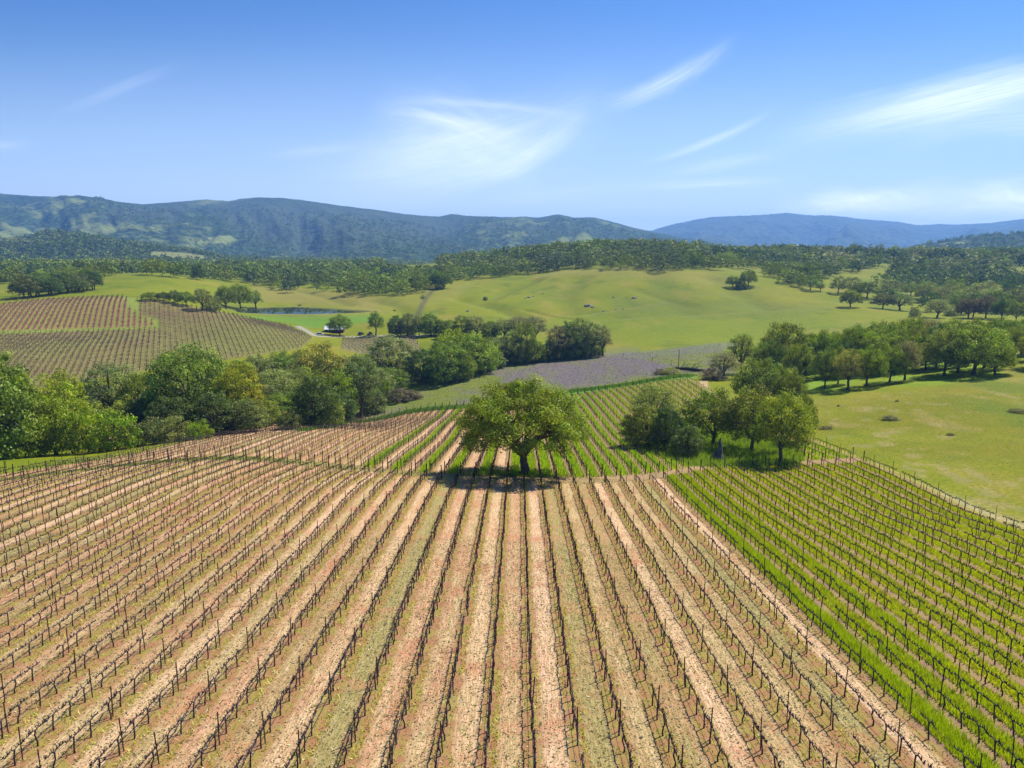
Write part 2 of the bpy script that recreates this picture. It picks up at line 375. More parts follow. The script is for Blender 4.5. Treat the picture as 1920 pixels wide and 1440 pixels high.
def link(name, me, mat=None, parent=None, loc=None, label=None, cat=None, group=None, kind=None):
    o = bpy.data.objects.new(name, me); COL.objects.link(o)
    if mat is not None and me is not None and len(me.materials) == 0: me.materials.append(mat)
    if parent is not None: o.parent = parent
    if loc is not None: o.location = [float(q) for q in loc]
    if label: o['label'] = label
    if cat: o['category'] = cat
    if group: o['group'] = group
    if kind: o['kind'] = kind
    return o

# ------------------------------------------------------------------ materials
def new_mat(name):
    m = bpy.data.materials.new(name); m.use_nodes = True; t = NT(m.node_tree); t.n.clear()
    out = t.node('ShaderNodeOutputMaterial'); return m, t, out
def rowdist(t, X):
    a = t.math('DIVIDE', t.math('SUBTRACT', X, ROW0), ROWD)
    fl = t.math('FLOOR', a); fr = t.math('SUBTRACT', a, fl)
    return fl, fr
def ground_material():
    m, t, out = new_mat("land_surface")
    geo = t.node('ShaderNodeNewGeometry'); pos = geo.outputs['Position']; X, Y, Z = t.sep(pos)
    vc = t.node('ShaderNodeAttribute', attribute_name='land').outputs['Color']
    so = t.node('ShaderNodeAttribute', attribute_name='soil').outputs['Fac']
    gr = t.node('ShaderNodeAttribute', attribute_name='sown').outputs['Fac']
    v1a = t.node('ShaderNodeAttribute', attribute_name='far_rows').outputs['Fac']
    flat = t.comb(X, Y, 0.0)
    nz0 = t.noise(flat, 0.7, 4, 0.6)
    nf = t.noise(flat, 1.6, 5, 0.65); nm = t.noise(flat, 0.22, 4, 0.6); nb = t.noise(flat, 0.035, 3, 0.5)
    # pasture
    p = t.mix(t.ss(nf, 0.35, 0.68), t.mix(1.0, vc, (0.72, 0.78, 0.62, 1), 'MULTIPLY'), t.mix(1.0, vc, (1.26, 1.20, 1.0, 1), 'MULTIPLY'))
    p = t.mix(t.ss(t.noise(t.comb(t.math('MULTIPLY', X, 0.9), t.math('MULTIPLY', Y, 0.5), 2.0), 1.0, 5, 0.7), 0.55, 0.72, 0, 0.6), p, t.mix(1.0, vc, (0.50, 0.62, 0.5, 1), 'MULTIPLY'))
    p = t.mix(t.ss(nm, 0.4, 0.66, 0, 0.55), p, t.mix(1.0, vc, (0.68, 0.84, 0.62, 1), 'MULTIPLY'))
    # alleys of the vineyard
    fl, fr = rowdist(t, t.math('ADD', X, t.math('MULTIPLY', t.math('SUBTRACT', t.noise(t.comb(t.math('MULTIPLY', X, 1.5), t.math('MULTIPLY', Y, 0.6), 3.0), 1.0, 3), 0.5), 0.32)))
    wn = t.node('ShaderNodeTexWhiteNoise', noise_dimensions='1D'); t.put(wn.inputs['W'], t.math('ADD', t.math('FLOOR', t.math('DIVIDE', t.math('SUBTRACT', X, ROW0), ROWD)), 41.3))
    par = t.math('MODULO', t.math('ADD', fl, 100.0), 2.0)
    wv = wn.outputs['Value']
    blot = t.noise(t.comb(t.math('MULTIPLY', X, 0.9), t.math('MULTIPLY', Y, 0.10), 8.0), 1.0, 4, 0.65)
    lean = t.math('ADD', t.math('ADD', t.math('MULTIPLY', wv, 0.66), t.math('MULTIPLY', par, 0.42)), t.math('MULTIPLY', t.math('SUBTRACT', blot, 0.45), 0.9), clamp=True)
    cr = t.node('ShaderNodeValToRGB'); t.put(cr.inputs[0], lean); e = cr.color_ramp.elements
    e[0].position = 0.0; e[0].color = (0.70, 0.50, 0.35, 1); e[1].position = 1.0; e[1].color = (0.37, 0.33, 0.14, 1)
    for q, c in ((0.20, (0.64, 0.48, 0.29, 1)), (0.38, (0.54, 0.32, 0.20, 1)), (0.60, (0.56, 0.45, 0.25, 1)), (0.80, (0.43, 0.30, 0.15, 1))):
        k = e.new(q); k.color = c
    strk = t.noise(t.comb(t.math('MULTIPLY', X, 9.0), t.math('MULTIPLY', Y, 0.7), 1.0), 1.0, 4, 0.65)
    strk2 = t.noise(t.comb(t.math('MULTIPLY', X, 3.0), t.math('MULTIPLY', Y, 0.25), 5.0), 1.0, 3, 0.6)
    grain = t.noise(flat, 9.0, 4, 0.7)
    base = cr.outputs['Color']
    base = t.mix(t.ss(strk, 0.38, 0.66), t.mix(1.0, base, (0.70, 0.72, 0.62, 1), 'MULTIPLY'), t.mix(1.0, base, (1.22, 1.22, 1.30, 1), 'MULTIPLY'))
    base = t.mix(t.ss(nm, 0.50, 0.72, 0, 0.8), base, (0.50, 0.235, 0.135, 1))
    base = t.mix(t.ss(strk2, 0.56, 0.72, 0, 0.55), base, (0.31, 0.29, 0.09, 1))
    spk = t.noise(t.comb(t.math('MULTIPLY', X, 7.5), t.math('MULTIPLY', Y, 3.6), 0.0), 1.0, 4, 0.75)
    lin = t.noise(t.comb(t.math('MULTIPLY', X, 13.0), t.math('MULTIPLY', Y, 0.55), 4.0), 1.0, 3, 0.6)
    base = t.mix(t.math('MULTIPLY', t.ss(lin, 0.56, 0.68), t.ss(nm, 0.42, 0.60, 0.0, 0.8)), base, (0.20, 0.155, 0.07, 1))
    base = t.mix(t.math('MULTIPLY', t.ss(spk, 0.57, 0.68), t.ss(nz0, 0.40, 0.62, 0.05, 0.95)), base, (0.13, 0.115, 0.05, 1))
    base = t.mix(t.ss(grain, 0.60, 0.40, 0, 0.55), base, t.mix(1.0, base, (0.52, 0.48, 0.42, 1), 'MULTIPLY'))
    base = t.mix(1.0, base, (0.97, 0.865, 0.765, 1), 'MULTIPLY')
    # strip under the vines: darker earth, yellow weeds
    dist = t.math('MULTIPLY', t.math('ABSOLUTE', t.math('SUBTRACT', t.math('ABSOLUTE', t.math('SUBTRACT', fr, 0.5)), 0.5)), ROWD)
    nz = t.noise(flat, 0.9, 4, 0.6)
    strip = t.ss(t.math('ADD', dist, t.math('MULTIPLY', t.math('SUBTRACT', nz, 0.5), 0.9)), 0.72, 0.34)
    weeds = t.mix(t.ss(nz, 0.38, 0.62), (0.31, 0.145, 0.07, 1), (0.27, 0.205, 0.045, 1))
    weeds = t.mix(t.ss(grain, 0.52, 0.72, 0, 0.6), weeds, (0.15, 0.14, 0.03, 1))
    mown = t.mix(t.math('MULTIPLY', strip, 0.95), base, weeds)
    # wheel ruts
    rut = t.math('ABSOLUTE', t.math('SUBTRACT', t.math('ABSOLUTE', t.math('SUBTRACT', fr, 0.5)), 0.22))
    mown = t.mix(t.ss(rut, 0.05, 0.015, 0, 0.30), mown, (0.34, 0.22, 0.13, 1))
    # sown alleys
    gcol = t.mix(t.ss(nm, 0.38, 0.62), (0.22, 0.255, 0.010, 1), (0.32, 0.28, 0.02, 1))
    under = t.mix(t.ss(nz, 0.35, 0.6), (0.25, 0.145, 0.095, 1), (0.27, 0.19, 0.07, 1))
    sown = t.mix(t.ss(dist, 0.72, 0.34), gcol, under)
    vine = t.mix(gr, mown, sown)
    col = t.mix(so, p, vine)
    # far rows on the hill: grass alleys between tilled strips
    d1 = t.math('ADD', t.math('MULTIPLY', X, FRX), t.math('MULTIPLY', Y, FRY))
    f1 = t.math('FRACT', t.math('DIVIDE', d1, FRD))
    stripe = t.ss(t.math('ABSOLUTE', t.math('SUBTRACT', f1, 0.5)), 0.22, 0.32)
    col = t.mix(t.math('MULTIPLY', v1a, t.math('MULTIPLY', stripe, 0.8)), col, (0.235, 0.085, 0.070, 1))
    b = t.node('ShaderNodeBsdfPrincipled'); t.put(b.inputs['Base Color'], col); b.inputs['Roughness'].default_value = 0.95
    b.inputs['Specular IOR Level'].default_value = 0.12
    bm = t.node('ShaderNodeBump'); bm.inputs['Strength'].default_value = 0.55; bm.inputs['Distance'].default_value = 0.12
    t.put(bm.inputs['Height'], t.math('ADD', t.math('MULTIPLY', nf, 1.2), t.math('ADD', grain, strk))); t.put(b.inputs['Normal'], bm.outputs[0])
    t.l.new(b.outputs[0], out.inputs[0]); return m
FRA = R(-26); FRD = 2.8
FRX, FRY = math.cos(FRA), -math.sin(FRA)     # coordinate across rows that run towards azimuth -26 degrees
M_LAND = ground_material()

def leaf_material(name, sat=1.0, trans=0.36, use_obj=True, gloss=0.012):
    m, t, out = new_mat(name)
    tone = t.node('ShaderNodeAttribute', attribute_name='tone').outputs['Color']
    col = tone
    if use_obj:
        oi = t.node('ShaderNodeObjectInfo'); col = t.mix(1.0, tone, oi.outputs['Color'], 'MULTIPLY')
    d = t.node('ShaderNodeBsdfDiffuse'); t.put(d.inputs[0], col)
    tr = t.node('ShaderNodeBsdfTranslucent'); t.put(tr.inputs[0], t.mix(1.0, col, (1.25, 1.4, 0.45, 1), 'MULTIPLY'))
    mx = t.node('ShaderNodeMixShader'); mx.inputs[0].default_value = trans
    t.l.new(d.outputs[0], mx.inputs[1]); t.l.new(tr.outputs[0], mx.inputs[2])
    g = t.node('ShaderNodeBsdfGlossy'); g.inputs['Roughness'].default_value = 0.5; g.inputs[0].default_value = (1, 1, 1, 1)
    m2 = t.node('ShaderNodeMixShader'); m2.inputs[0].default_value = gloss
    t.l.new(mx.outputs[0], m2.inputs[1]); t.l.new(g.outputs[0], m2.inputs[2]); t.l.new(m2.outputs[0], out.inputs[0]); return m
def plain(name, c, c2=None, rough=0.85, scale=4.0, spec=0.2, metal=0.0, stretch=(1, 1, 1)):
    m, t, out = new_mat(name); c2 = c2 or tuple(x * 0.6 for x in c)
    tcx = t.node('ShaderNodeTexCoord'); mp = t.node('ShaderNodeMapping'); mp.inputs['Scale'].default_value = stretch
    t.l.new(tcx.outputs['Object'], mp.inputs[0])
    f = t.noise(mp.outputs[0], scale, 4, 0.6)
    b = t.node('ShaderNodeBsdfPrincipled'); t.put(b.inputs['Base Color'], t.mix(t.ss(f, 0.35, 0.65), (*c, 1), (*c2, 1)))
    b.inputs['Roughness'].default_value = rough; b.inputs['Specular IOR Level'].default_value = spec; b.inputs['Metallic'].default_value = metal
    bm = t.node('ShaderNodeBump'); bm.inputs['Strength'].default_value = 0.4; bm.inputs['Distance'].default_value = 0.03
    t.put(bm.inputs['Height'], f); t.put(b.inputs['Normal'], bm.outputs[0]); t.l.new(b.outputs[0], out.inputs[0]); return m
M_LEAF = leaf_material("tree_leaves")
M_MASS = leaf_material("woodland_leaves", use_obj=False, trans=0.16)
M_GRASS = leaf_material("grass_blades", use_obj=False, trans=0.30)
M_BARK = plain("oak_bark", (0.075, 0.058, 0.042), (0.15, 0.12, 0.09), 0.95, 5.0, 0.1, stretch=(1, 1, 0.25))
M_VINE = plain("vine_wood", (0.035, 0.024, 0.030), (0.07, 0.055, 0.06), 0.9, 12.0, 0.15)
M_POST = plain("rusty_steel", (0.045, 0.022, 0.016), (0.085, 0.045, 0.03), 0.8, 8.0, 0.25)
M_WIRE = plain("galvanised_wire", (0.10, 0.10, 0.11), (0.16, 0.16, 0.17), 0.5, 8.0, 0.4)
M_HOSE = plain("black_plastic", (0.02, 0.02, 0.022), (0.03, 0.03, 0.03), 0.6, 8.0, 0.3)
M_DEAD = plain("dead_wood", (0.16, 0.15, 0.14), (0.05, 0.045, 0.045), 0.95, 4.0, 0.1, stretch=(1, 1, 0.3))
M_ROCK = plain("field_stone", (0.14, 0.13, 0.11), (0.22, 0.20, 0.17), 0.95, 2.0, 0.1)

# ------------------------------------------------------------------ ground meshes
V = np.stack([GX, GY, GZ], -1).reshape(-1, 3)
me = mesh_np("ground", V, grid_faces(NV, NU), True)
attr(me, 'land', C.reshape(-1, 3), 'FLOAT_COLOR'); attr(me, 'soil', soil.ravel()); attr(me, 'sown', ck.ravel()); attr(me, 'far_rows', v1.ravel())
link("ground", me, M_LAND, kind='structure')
# the land behind and beside the camera, out to the horizon
ax = np.r_[-10900, -6000, -2500, -1200, -600, -300, -150, -80, -40, -20, 0, 20, 40, 80, 150, 300, 600, 1200, 2500, 6000, 10900].astype(float)
ay = np.r_[-2900, -1000, -400, -150, -60, -20, 0, 13, 30, 80, 200, 500, 1000, 1600, 2400, 4000, 7000, 10400].astype(float)
BX, BY = np.meshgrid(ax, ay)
BZ = np.where(BY < 40, np.minimum(near_z(np.clip(BX, -60, 60), np.maximum(BY, -30)) - 1.0, 40), -3.0)
BZ = np.where((BY >= 30) & (BY < 1700), -14.0, BZ)
BZ = np.where(BY >= 1700, -6.0, BZ)
me = mesh_np("valley_floor", np.stack([BX, BY, BZ], -1).reshape(-1, 3), grid_faces(*BX.shape), True)
bc = np.tile(np.array([[0.14, 0.16, 0.05]]), (BX.size, 1))
attr(me, 'land', bc, 'FLOAT_COLOR'); attr(me, 'soil', np.zeros(BX.size)); attr(me, 'sown', np.zeros(BX.size)); attr(me, 'far_rows', np.zeros(BX.size))
link("valley_floor", me, M_LAND, kind='structure')

# water
mw, t, out = new_mat("pond_water")
b = t.node('ShaderNodeBsdfPrincipled'); b.inputs['Base Color'].default_value = (0.03, 0.045, 0.035, 1); b.inputs['Roughness'].default_value = 0.02
geo = t.node('ShaderNodeNewGeometry'); bm = t.node('ShaderNodeBump'); bm.inputs['Strength'].default_value = 0.02; bm.inputs['Distance'].default_value = 0.005
t.put(bm.inputs['Height'], t.noise(geo.outputs['Position'], 1.2, 3)); t.put(b.inputs['Normal'], bm.outputs[0]); t.l.new(b.outputs[0], out.inputs[0])
c = np.mean(pond, 0); P2 = np.array(pond); P2 = c + (P2 - c) * 1.10
me = bpy.data.meshes.new("pond_water"); me.from_pydata([(x, y, WZ) for x, y in P2], [], [list(range(len(P2)))[::-1]]); me.update()
link("pond_water", me, mw, kind='structure')

# ------------------------------------------------------------------ mountains and foothills
def mountain_material(name, grass, forest, scrub, gl):
    m, t, out = new_mat(name)
    geo = t.node('ShaderNodeNewGeometry'); pos = geo.outputs['Position']
    op = t.node('ShaderNodeAttribute', attribute_name='open').outputs['Fac']
    sc = t.node('ShaderNodeAttribute', attribute_name='scrub').outputs['Fac']
    vo = t.node('ShaderNodeTexVoronoi'); t.put(vo.inputs['Vector'], pos); vo.inputs['Scale'].default_value = gl
    n_ = t.noise(pos, gl * 0.35, 5, 0.68)
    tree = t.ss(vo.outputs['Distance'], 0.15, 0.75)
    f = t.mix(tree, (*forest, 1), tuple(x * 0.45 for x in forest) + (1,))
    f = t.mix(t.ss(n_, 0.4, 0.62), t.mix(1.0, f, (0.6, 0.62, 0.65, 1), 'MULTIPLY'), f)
    g = t.mix(t.ss(n_, 0.35, 0.65), (*grass, 1), tuple(x * 0.72 for x in grass) + (1,))
    mask = t.ss(t.math('ADD', op, t.math('MULTIPLY', t.math('SUBTRACT', n_, 0.5), 1.6)), 0.42, 0.78)
    col = t.mix(mask, f, g)
    s = t.mix(t.ss(n_, 0.35, 0.65), (*scrub, 1), tuple(x * 0.62 for x in scrub) + (1,))
    col = t.mix(sc, col, s)
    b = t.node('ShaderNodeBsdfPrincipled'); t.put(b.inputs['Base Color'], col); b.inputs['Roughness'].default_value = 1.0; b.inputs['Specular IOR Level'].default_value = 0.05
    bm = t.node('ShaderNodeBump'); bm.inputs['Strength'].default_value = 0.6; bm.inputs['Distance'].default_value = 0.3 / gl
    t.put(bm.inputs['Height'], t.math('ADD', t.math('MULTIPLY', tree, -0.6), n_)); t.put(b.inputs['Normal'], bm.outputs[0]); t.l.new(b.outputs[0], out.inputs[0]); return m
RANGES = {}
def mountain(name, sky_line, Y0, YR, Y1, base_py, seed, mat, rough=1.0, spur=1.0, nu=560, nv=260, opens=(), scrubs=(), u_ext=0.25, p_exp=1.0, spur_scale=6.0, open_bias=0.3):
    sx_ = np.array([sxz(x, y)[0] for x, y in sky_line]); sz_ = np.array([sxz(x, y)[1] for x, y in sky_line])
    u = np.linspace(sx_[0] - 0.0, sx_[-1], nu); Y = np.linspace(Y0, Y1, nv); UU, YY = np.meshgrid(u, Y); XX = UU * YY
    ridge_z = np.interp(UU, sx_, sz_) * YR
    bz = (sxz(960, base_py)[1]) * Y0
    tt = (YY - Y0) / (YR - Y0)
    up = np.clip(tt, 0, 1); prof = up ** p_exp; prof = prof * prof * (3 - 2 * prof) * 0.45 + prof * 0.55
    H = bz + (ridge_z - bz) * prof
    down = np.clip((YY - YR) / (Y1 - YR), 0, 1); H = H - (H - bz + 60) * down ** 1.4
    hh = np.maximum(ridge_z - bz, 30)
    warp = fbm(UU * 5, tt * 2.2, 3, seed) * 0.5
    s1 = vnoise(UU * spur_scale * 2.4 + warp * 1.6 + tt * 0.9, tt * 1.2 + 3, seed + 1)
    s2 = fbm(UU * spur_scale * 8.0 + warp * 4, tt * 4.4, 3, seed + 2) * 1.6
    env = np.sin(np.clip(tt, 0, 1) * math.pi) ** 1.5
    H = H + hh * env * spur * (0.19 * s1 + 0.055 * s2 - 0.05)
    fade = np.where(tt > 1, 1.0, np.clip(1 - np.abs(tt - 1) / 0.25, 0, 1))
    H = H + fbm(XX / 190, YY / 190, 5, seed + 3) * hh * 0.05 * rough * (1 - 0.93 * fade)
    H = H + fbm(XX / 28, YY / 50, 3, seed + 4) * 3.2 * rough
    Zw = H + CAM[2]
    P_ = np.stack([XX, YY, Zw], -1); qx, qy, _ = proj(P_)
    op = fbm(XX / 260, YY / 420, 4, seed + 5) * 0.7 + open_bias
    for poly, s_, a_ in opens: op = op + poly_mask(qx, qy, poly, s_) * a_
    sc = np.zeros(op.shape)
    for poly, s_, a_ in scrubs: sc = np.maximum(sc, poly_mask(qx + warp * 20, qy + s2 * 4, poly, s_) * a_)
    me = mesh_np(name, P_.reshape(-1, 3), grid_faces(nv, nu), True)
    attr(me, 'open', op.ravel()); attr(me, 'scrub', sc.ravel())
    RANGES[name] = (u, Y, Zw, op)
    return link(name, me, mat, kind='structure')
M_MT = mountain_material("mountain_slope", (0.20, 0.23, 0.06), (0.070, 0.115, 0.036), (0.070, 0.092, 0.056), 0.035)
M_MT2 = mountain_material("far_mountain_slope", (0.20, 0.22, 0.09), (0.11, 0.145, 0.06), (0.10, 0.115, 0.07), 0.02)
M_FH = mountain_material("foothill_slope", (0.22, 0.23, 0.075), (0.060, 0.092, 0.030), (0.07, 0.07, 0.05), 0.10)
left_line = [(-700,372),(-400,380),(-200,368),(0,363),(60,368),(150,371),(210,377),(270,383),(330,379),(385,374),(430,377),(455,372),(485,370),(530,371),(580,377),(640,386),(700,393),(750,400),(790,404),(820,406),(848,401),(880,405),(930,408),(985,406),(1010,408),(1048,402),(1075,408),(1115,408),(1140,414),(1180,425),(1222,434),(1280,446),(1400,462),(1600,480)]
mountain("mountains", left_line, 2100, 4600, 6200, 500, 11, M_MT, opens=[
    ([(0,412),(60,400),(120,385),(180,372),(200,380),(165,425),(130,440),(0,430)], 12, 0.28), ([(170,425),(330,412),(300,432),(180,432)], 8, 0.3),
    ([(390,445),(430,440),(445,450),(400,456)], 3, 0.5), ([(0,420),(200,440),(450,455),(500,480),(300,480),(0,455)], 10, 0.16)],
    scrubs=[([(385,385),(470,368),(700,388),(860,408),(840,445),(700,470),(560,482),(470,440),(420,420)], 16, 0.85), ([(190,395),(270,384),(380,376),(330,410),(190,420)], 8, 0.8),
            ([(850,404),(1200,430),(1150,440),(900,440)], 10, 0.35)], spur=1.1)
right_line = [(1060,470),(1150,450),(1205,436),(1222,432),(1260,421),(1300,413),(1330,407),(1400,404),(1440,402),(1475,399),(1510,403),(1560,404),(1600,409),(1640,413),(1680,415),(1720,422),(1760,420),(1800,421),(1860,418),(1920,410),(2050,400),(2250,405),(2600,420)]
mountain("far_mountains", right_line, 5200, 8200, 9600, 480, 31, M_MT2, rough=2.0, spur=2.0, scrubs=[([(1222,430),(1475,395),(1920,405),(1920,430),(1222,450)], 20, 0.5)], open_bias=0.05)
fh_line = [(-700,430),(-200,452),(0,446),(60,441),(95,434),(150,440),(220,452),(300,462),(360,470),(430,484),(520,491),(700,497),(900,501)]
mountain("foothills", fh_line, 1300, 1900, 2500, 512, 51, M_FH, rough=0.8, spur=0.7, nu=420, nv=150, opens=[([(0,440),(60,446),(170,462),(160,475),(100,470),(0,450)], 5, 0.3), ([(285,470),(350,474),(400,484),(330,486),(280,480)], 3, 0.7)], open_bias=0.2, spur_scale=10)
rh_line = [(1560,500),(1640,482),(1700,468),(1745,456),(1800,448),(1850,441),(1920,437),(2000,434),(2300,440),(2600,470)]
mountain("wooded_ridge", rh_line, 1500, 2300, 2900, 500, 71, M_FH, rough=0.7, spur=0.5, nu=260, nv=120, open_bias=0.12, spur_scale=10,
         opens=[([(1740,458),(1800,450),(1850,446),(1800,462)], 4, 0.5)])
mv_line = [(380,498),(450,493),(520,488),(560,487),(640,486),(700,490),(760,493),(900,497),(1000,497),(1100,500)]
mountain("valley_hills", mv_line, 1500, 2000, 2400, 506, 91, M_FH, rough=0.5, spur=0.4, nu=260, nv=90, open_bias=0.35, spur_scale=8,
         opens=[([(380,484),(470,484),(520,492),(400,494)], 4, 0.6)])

# ------------------------------------------------------------------ geometry builders
def tube(path, rad, s=5):
    P_ = np.asarray(path, float); n_ = len(P_); T = np.gradient(P_, axis=0); T /= np.linalg.norm(T, axis=1)[:, None] + 1e-9
    ref = np.where(np.abs(T[:, 2:3]) > 0.9, np.array([[1.0, 0, 0]]), np.array([[0, 0, 1.0]]))
    A_ = np.cross(T, ref); A_ /= np.linalg.norm(A_, axis=1)[:, None] + 1e-9; B_ = np.cross(T, A_)
    th = np.arange(s) * 2 * math.pi / s; rad = np.asarray(rad, float)[:, None, None]
    V_ = P_[:, None] + rad * (np.cos(th)[None, :, None] * A_[:, None] + np.sin(th)[None, :, None] * B_[:, None])
    i = np.arange(n_ * s).reshape(n_, s); j = np.roll(i, -1, 1)
    return V_.reshape(-1, 3), np.stack([i[:-1], j[:-1], j[1:], i[1:]], -1).reshape(-1, 4)
def merge(parts):
    Vs, Fs, o = [], [], 0
    for v, f in parts: Vs.append(v); Fs.append(np.asarray(f) + o); o += len(v)
    return np.concatenate(Vs), np.concatenate(Fs)
def box(x0, x1, y0, y1, z0, z1):
    v = np.array([(x, y, z) for z in (z0, z1) for y in (y0, y1) for x in (x0, x1)], float)
    return v, np.array([(0, 2, 3, 1), (4, 5, 7, 6), (0, 1, 5, 4), (2, 6, 7, 3), (0, 4, 6, 2), (1, 3, 7, 5)])

LEAFK = 1.5
def tree_geo(seed, H=12.0, Rr=7.5, nclump=48, leaves=7000, leaf=0.34, trunk_h=0.2, flat=0.38, droop=0.25, sides=6, open_=0.0, limbs=6, lean=0.0, clump_r=1.0, low=-0.35, tv=0.28, zmin=0.16, nr=0.55, tk=0.036):
    """a tapered trunk with limbs that reach every leaf clump of an uneven crown"""
    g = np.random.default_rng(seed)
    cz_ = H * (1 - flat); rz = H * flat
    lob = g.uniform(0.78, 1.12, 9)
    cs = []
    tries = 0
    md = 1.55 * (Rr * Rr * rz / nclump) ** (1 / 3) * 0.85
    while len(cs) < nclump and tries < 6000:
        tries += 1
        d = g.normal(size=3); d /= np.linalg.norm(d)
        if d[2] < low: continue
        r = g.uniform(0.35, 1.0) ** 0.45
        az = (math.atan2(d[1], d[0]) / (2 * math.pi) * 9) % 9; k = int(az); fr = az - k
        lf = lob[k % 9] * (1 - fr) + lob[(k + 1) % 9] * fr
        p = np.array([d[0] * Rr * r * lf, d[1] * Rr * r * lf, cz_ + d[2] * rz * r])
        edge = math.hypot(p[0], p[1]) / Rr
        p[2] -= droop * rz * edge ** 2 * g.uniform(0.3, 1.2)
        p[0] += lean * (p[2] / H) * Rr
        if p[2] < H * (zmin if low > -0.5 else 0.09): continue
        if all(np.linalg.norm(p - q) > md for q in cs): cs.append(p)
        elif tries % 400 == 0: md *= 0.9
    cs = np.array(cs); m = len(cs)
    # limbs
    bp = []
    tr = tk * H
    th = H * trunk_h
    top = np.array([lean * 0.3, 0.02 * H, th])
    bp.append(tube([(0, 0, -0.6), (0, 0, 0.05), (0.02 * H * g.normal() * .3, 0, th * 0.45), top, top + np.array([lean * .3, 0, 0.12 * H])], [tr * 1.75, tr * 1.35, tr, tr * 0.92, tr * 0.6], sides + 2))
    az = np.arctan2(cs[:, 1], cs[:, 0]) + g.uniform(0, 6.28); grp = np.floor((az % (2 * math.pi)) / (2 * math.pi) * limbs).astype(int)
    for L_ in range(limbs + 1):
        if L_ == limbs: sel = np.where(np.hypot(cs[:, 0], cs[:, 1]) < Rr * 0.35)[0]
        else: sel = np.where((grp == L_) & (np.hypot(cs[:, 0], cs[:, 1]) >= Rr * 0.35))[0]
        if len(sel) == 0: continue
        mean = cs[sel].mean(0); start = top + np.array([0, 0, g.uniform(-0.02, 0.1) * H])
        elbow = start + (mean - start) * 0.55 + np.array([0, 0, 0.05 * H]) + g.normal(size=3) * 0.02 * H
        path = np.array([start, start + (elbow - start) * 0.5 + g.normal(size=3) * 0.015 * H + np.array([0, 0, -.01 * H]), elbow, mean])
        r0 = tr * 0.62
        bp.append(tube(path, [r0, r0 * 0.8, r0 * 0.6, r0 * 0.3], sides))
        for k in sel:
            q = path[1] + (path[3] - path[1]) * g.uniform(0.15, 0.85); mid_ = (q + cs[k]) / 2 + g.normal(size=3) * 0.025 * H
            bp.append(tube([q, mid_, cs[k], cs[k] + (cs[k] - mid_) * 0.35], [r0 * 0.36, r0 * 0.24, r0 * 0.14, r0 * 0.05], max(3, sides - 2)))
    bark = merge(bp)
    # leaves
    per = leaves // m
    rr = (Rr * Rr * rz / m) ** (1 / 3) * 0.98 * clump_r
    kk = np.repeat(np.arange(m), per); N = len(kk)
    d = g.normal(size=(N, 3)); d /= np.linalg.norm(d, axis=1)[:, None]
    rad = g.uniform(0.25, 1.0, N) ** (0.33 + open_) * (rr * g.uniform(0.65, 1.25, m))[kk]
    # sub-clumping so that the outline is ragged
    sub = g.normal(size=(m, 7, 3)); sub /= np.linalg.norm(sub, axis=2)[..., None]
    sd = sub[kk, g.integers(0, 7, N)]; d = d * 0.75 + sd * 0.65
    pos = cs[kk] + d * rad[:, None] * np.array([1.05, 1.05, 0.75])
    pos[:, 2] = np.maximum(pos[:, 2], H * (zmin * 0.65 if low > -0.5 else 0.01))
    nrm = d * 0.9 + g.normal(size=(N, 3)) * nr + np.array([0.2, 0.1, 0.45]) * (nr / 0.55); nrm /= np.linalg.norm(nrm, axis=1)[:, None]
    a = np.cross(nrm, g.normal(size=(N, 3))); a /= np.linalg.norm(a, axis=1)[:, None] + 1e-9; bq = np.cross(nrm, a)
    sz = leaf * g.uniform(0.55, 1.3, N)[:, None]
    V_ = np.stack([pos - a * sz * 0.5, pos + bq * sz * 0.38, pos + a * sz * 0.55, pos - bq * sz * 0.42], 1).reshape(-1, 3)
    F_ = np.arange(4 * N).reshape(N, 4)
    ct = g.uniform(0.68, 1.3, m)
    tone = LEAFK * np.ones((N, 3)) * (ct[kk] * g.uniform(1 - tv, 1 + tv, N))[:, None]
    tone[:, 0] *= g.uniform(0.88, 1.18, N) * (g.uniform(0.92, 1.1, m))[kk]
    return bark, (V_, F_, tone)
LEAFK = 1.45
def tree_meshes(name, seed, **kw):
    b, (v, f, tone) = tree_geo(seed, **kw)
    mb = mesh_np(name + "_trunk", *b, True); mb.materials.append(M_BARK)
    mc = mesh_np(name + "_crown", v, f); mc.materials.append(M_LEAF); attr(mc, 'tone', tone, 'FLOAT_COLOR', 'FACE')
    return mb, mc

# ------------------------------------------------------------------ words for labels
ORD = ['zeroth', 'first', 'second', 'third', 'fourth', 'fifth', 'sixth', 'seventh', 'eighth', 'ninth', 'tenth', 'eleventh', 'twelfth', 'thirteenth', 'fourteenth', 'fifteenth', 'sixteenth', 'seventeenth', 'eighteenth', 'nineteenth', 'twentieth']
ORD += ['twenty-' + w for w in ORD[1:10]] + ['thirtieth'] + ['thirty-' + w for w in ORD[1:10]]
def row_words(r):
    if r == 0: return 'row in line with the oak'
    return '%s row %s of the oak' % (ORD[abs(r)], 'left' if r < 0 else 'right')
rng = np.random.default_rng(7)

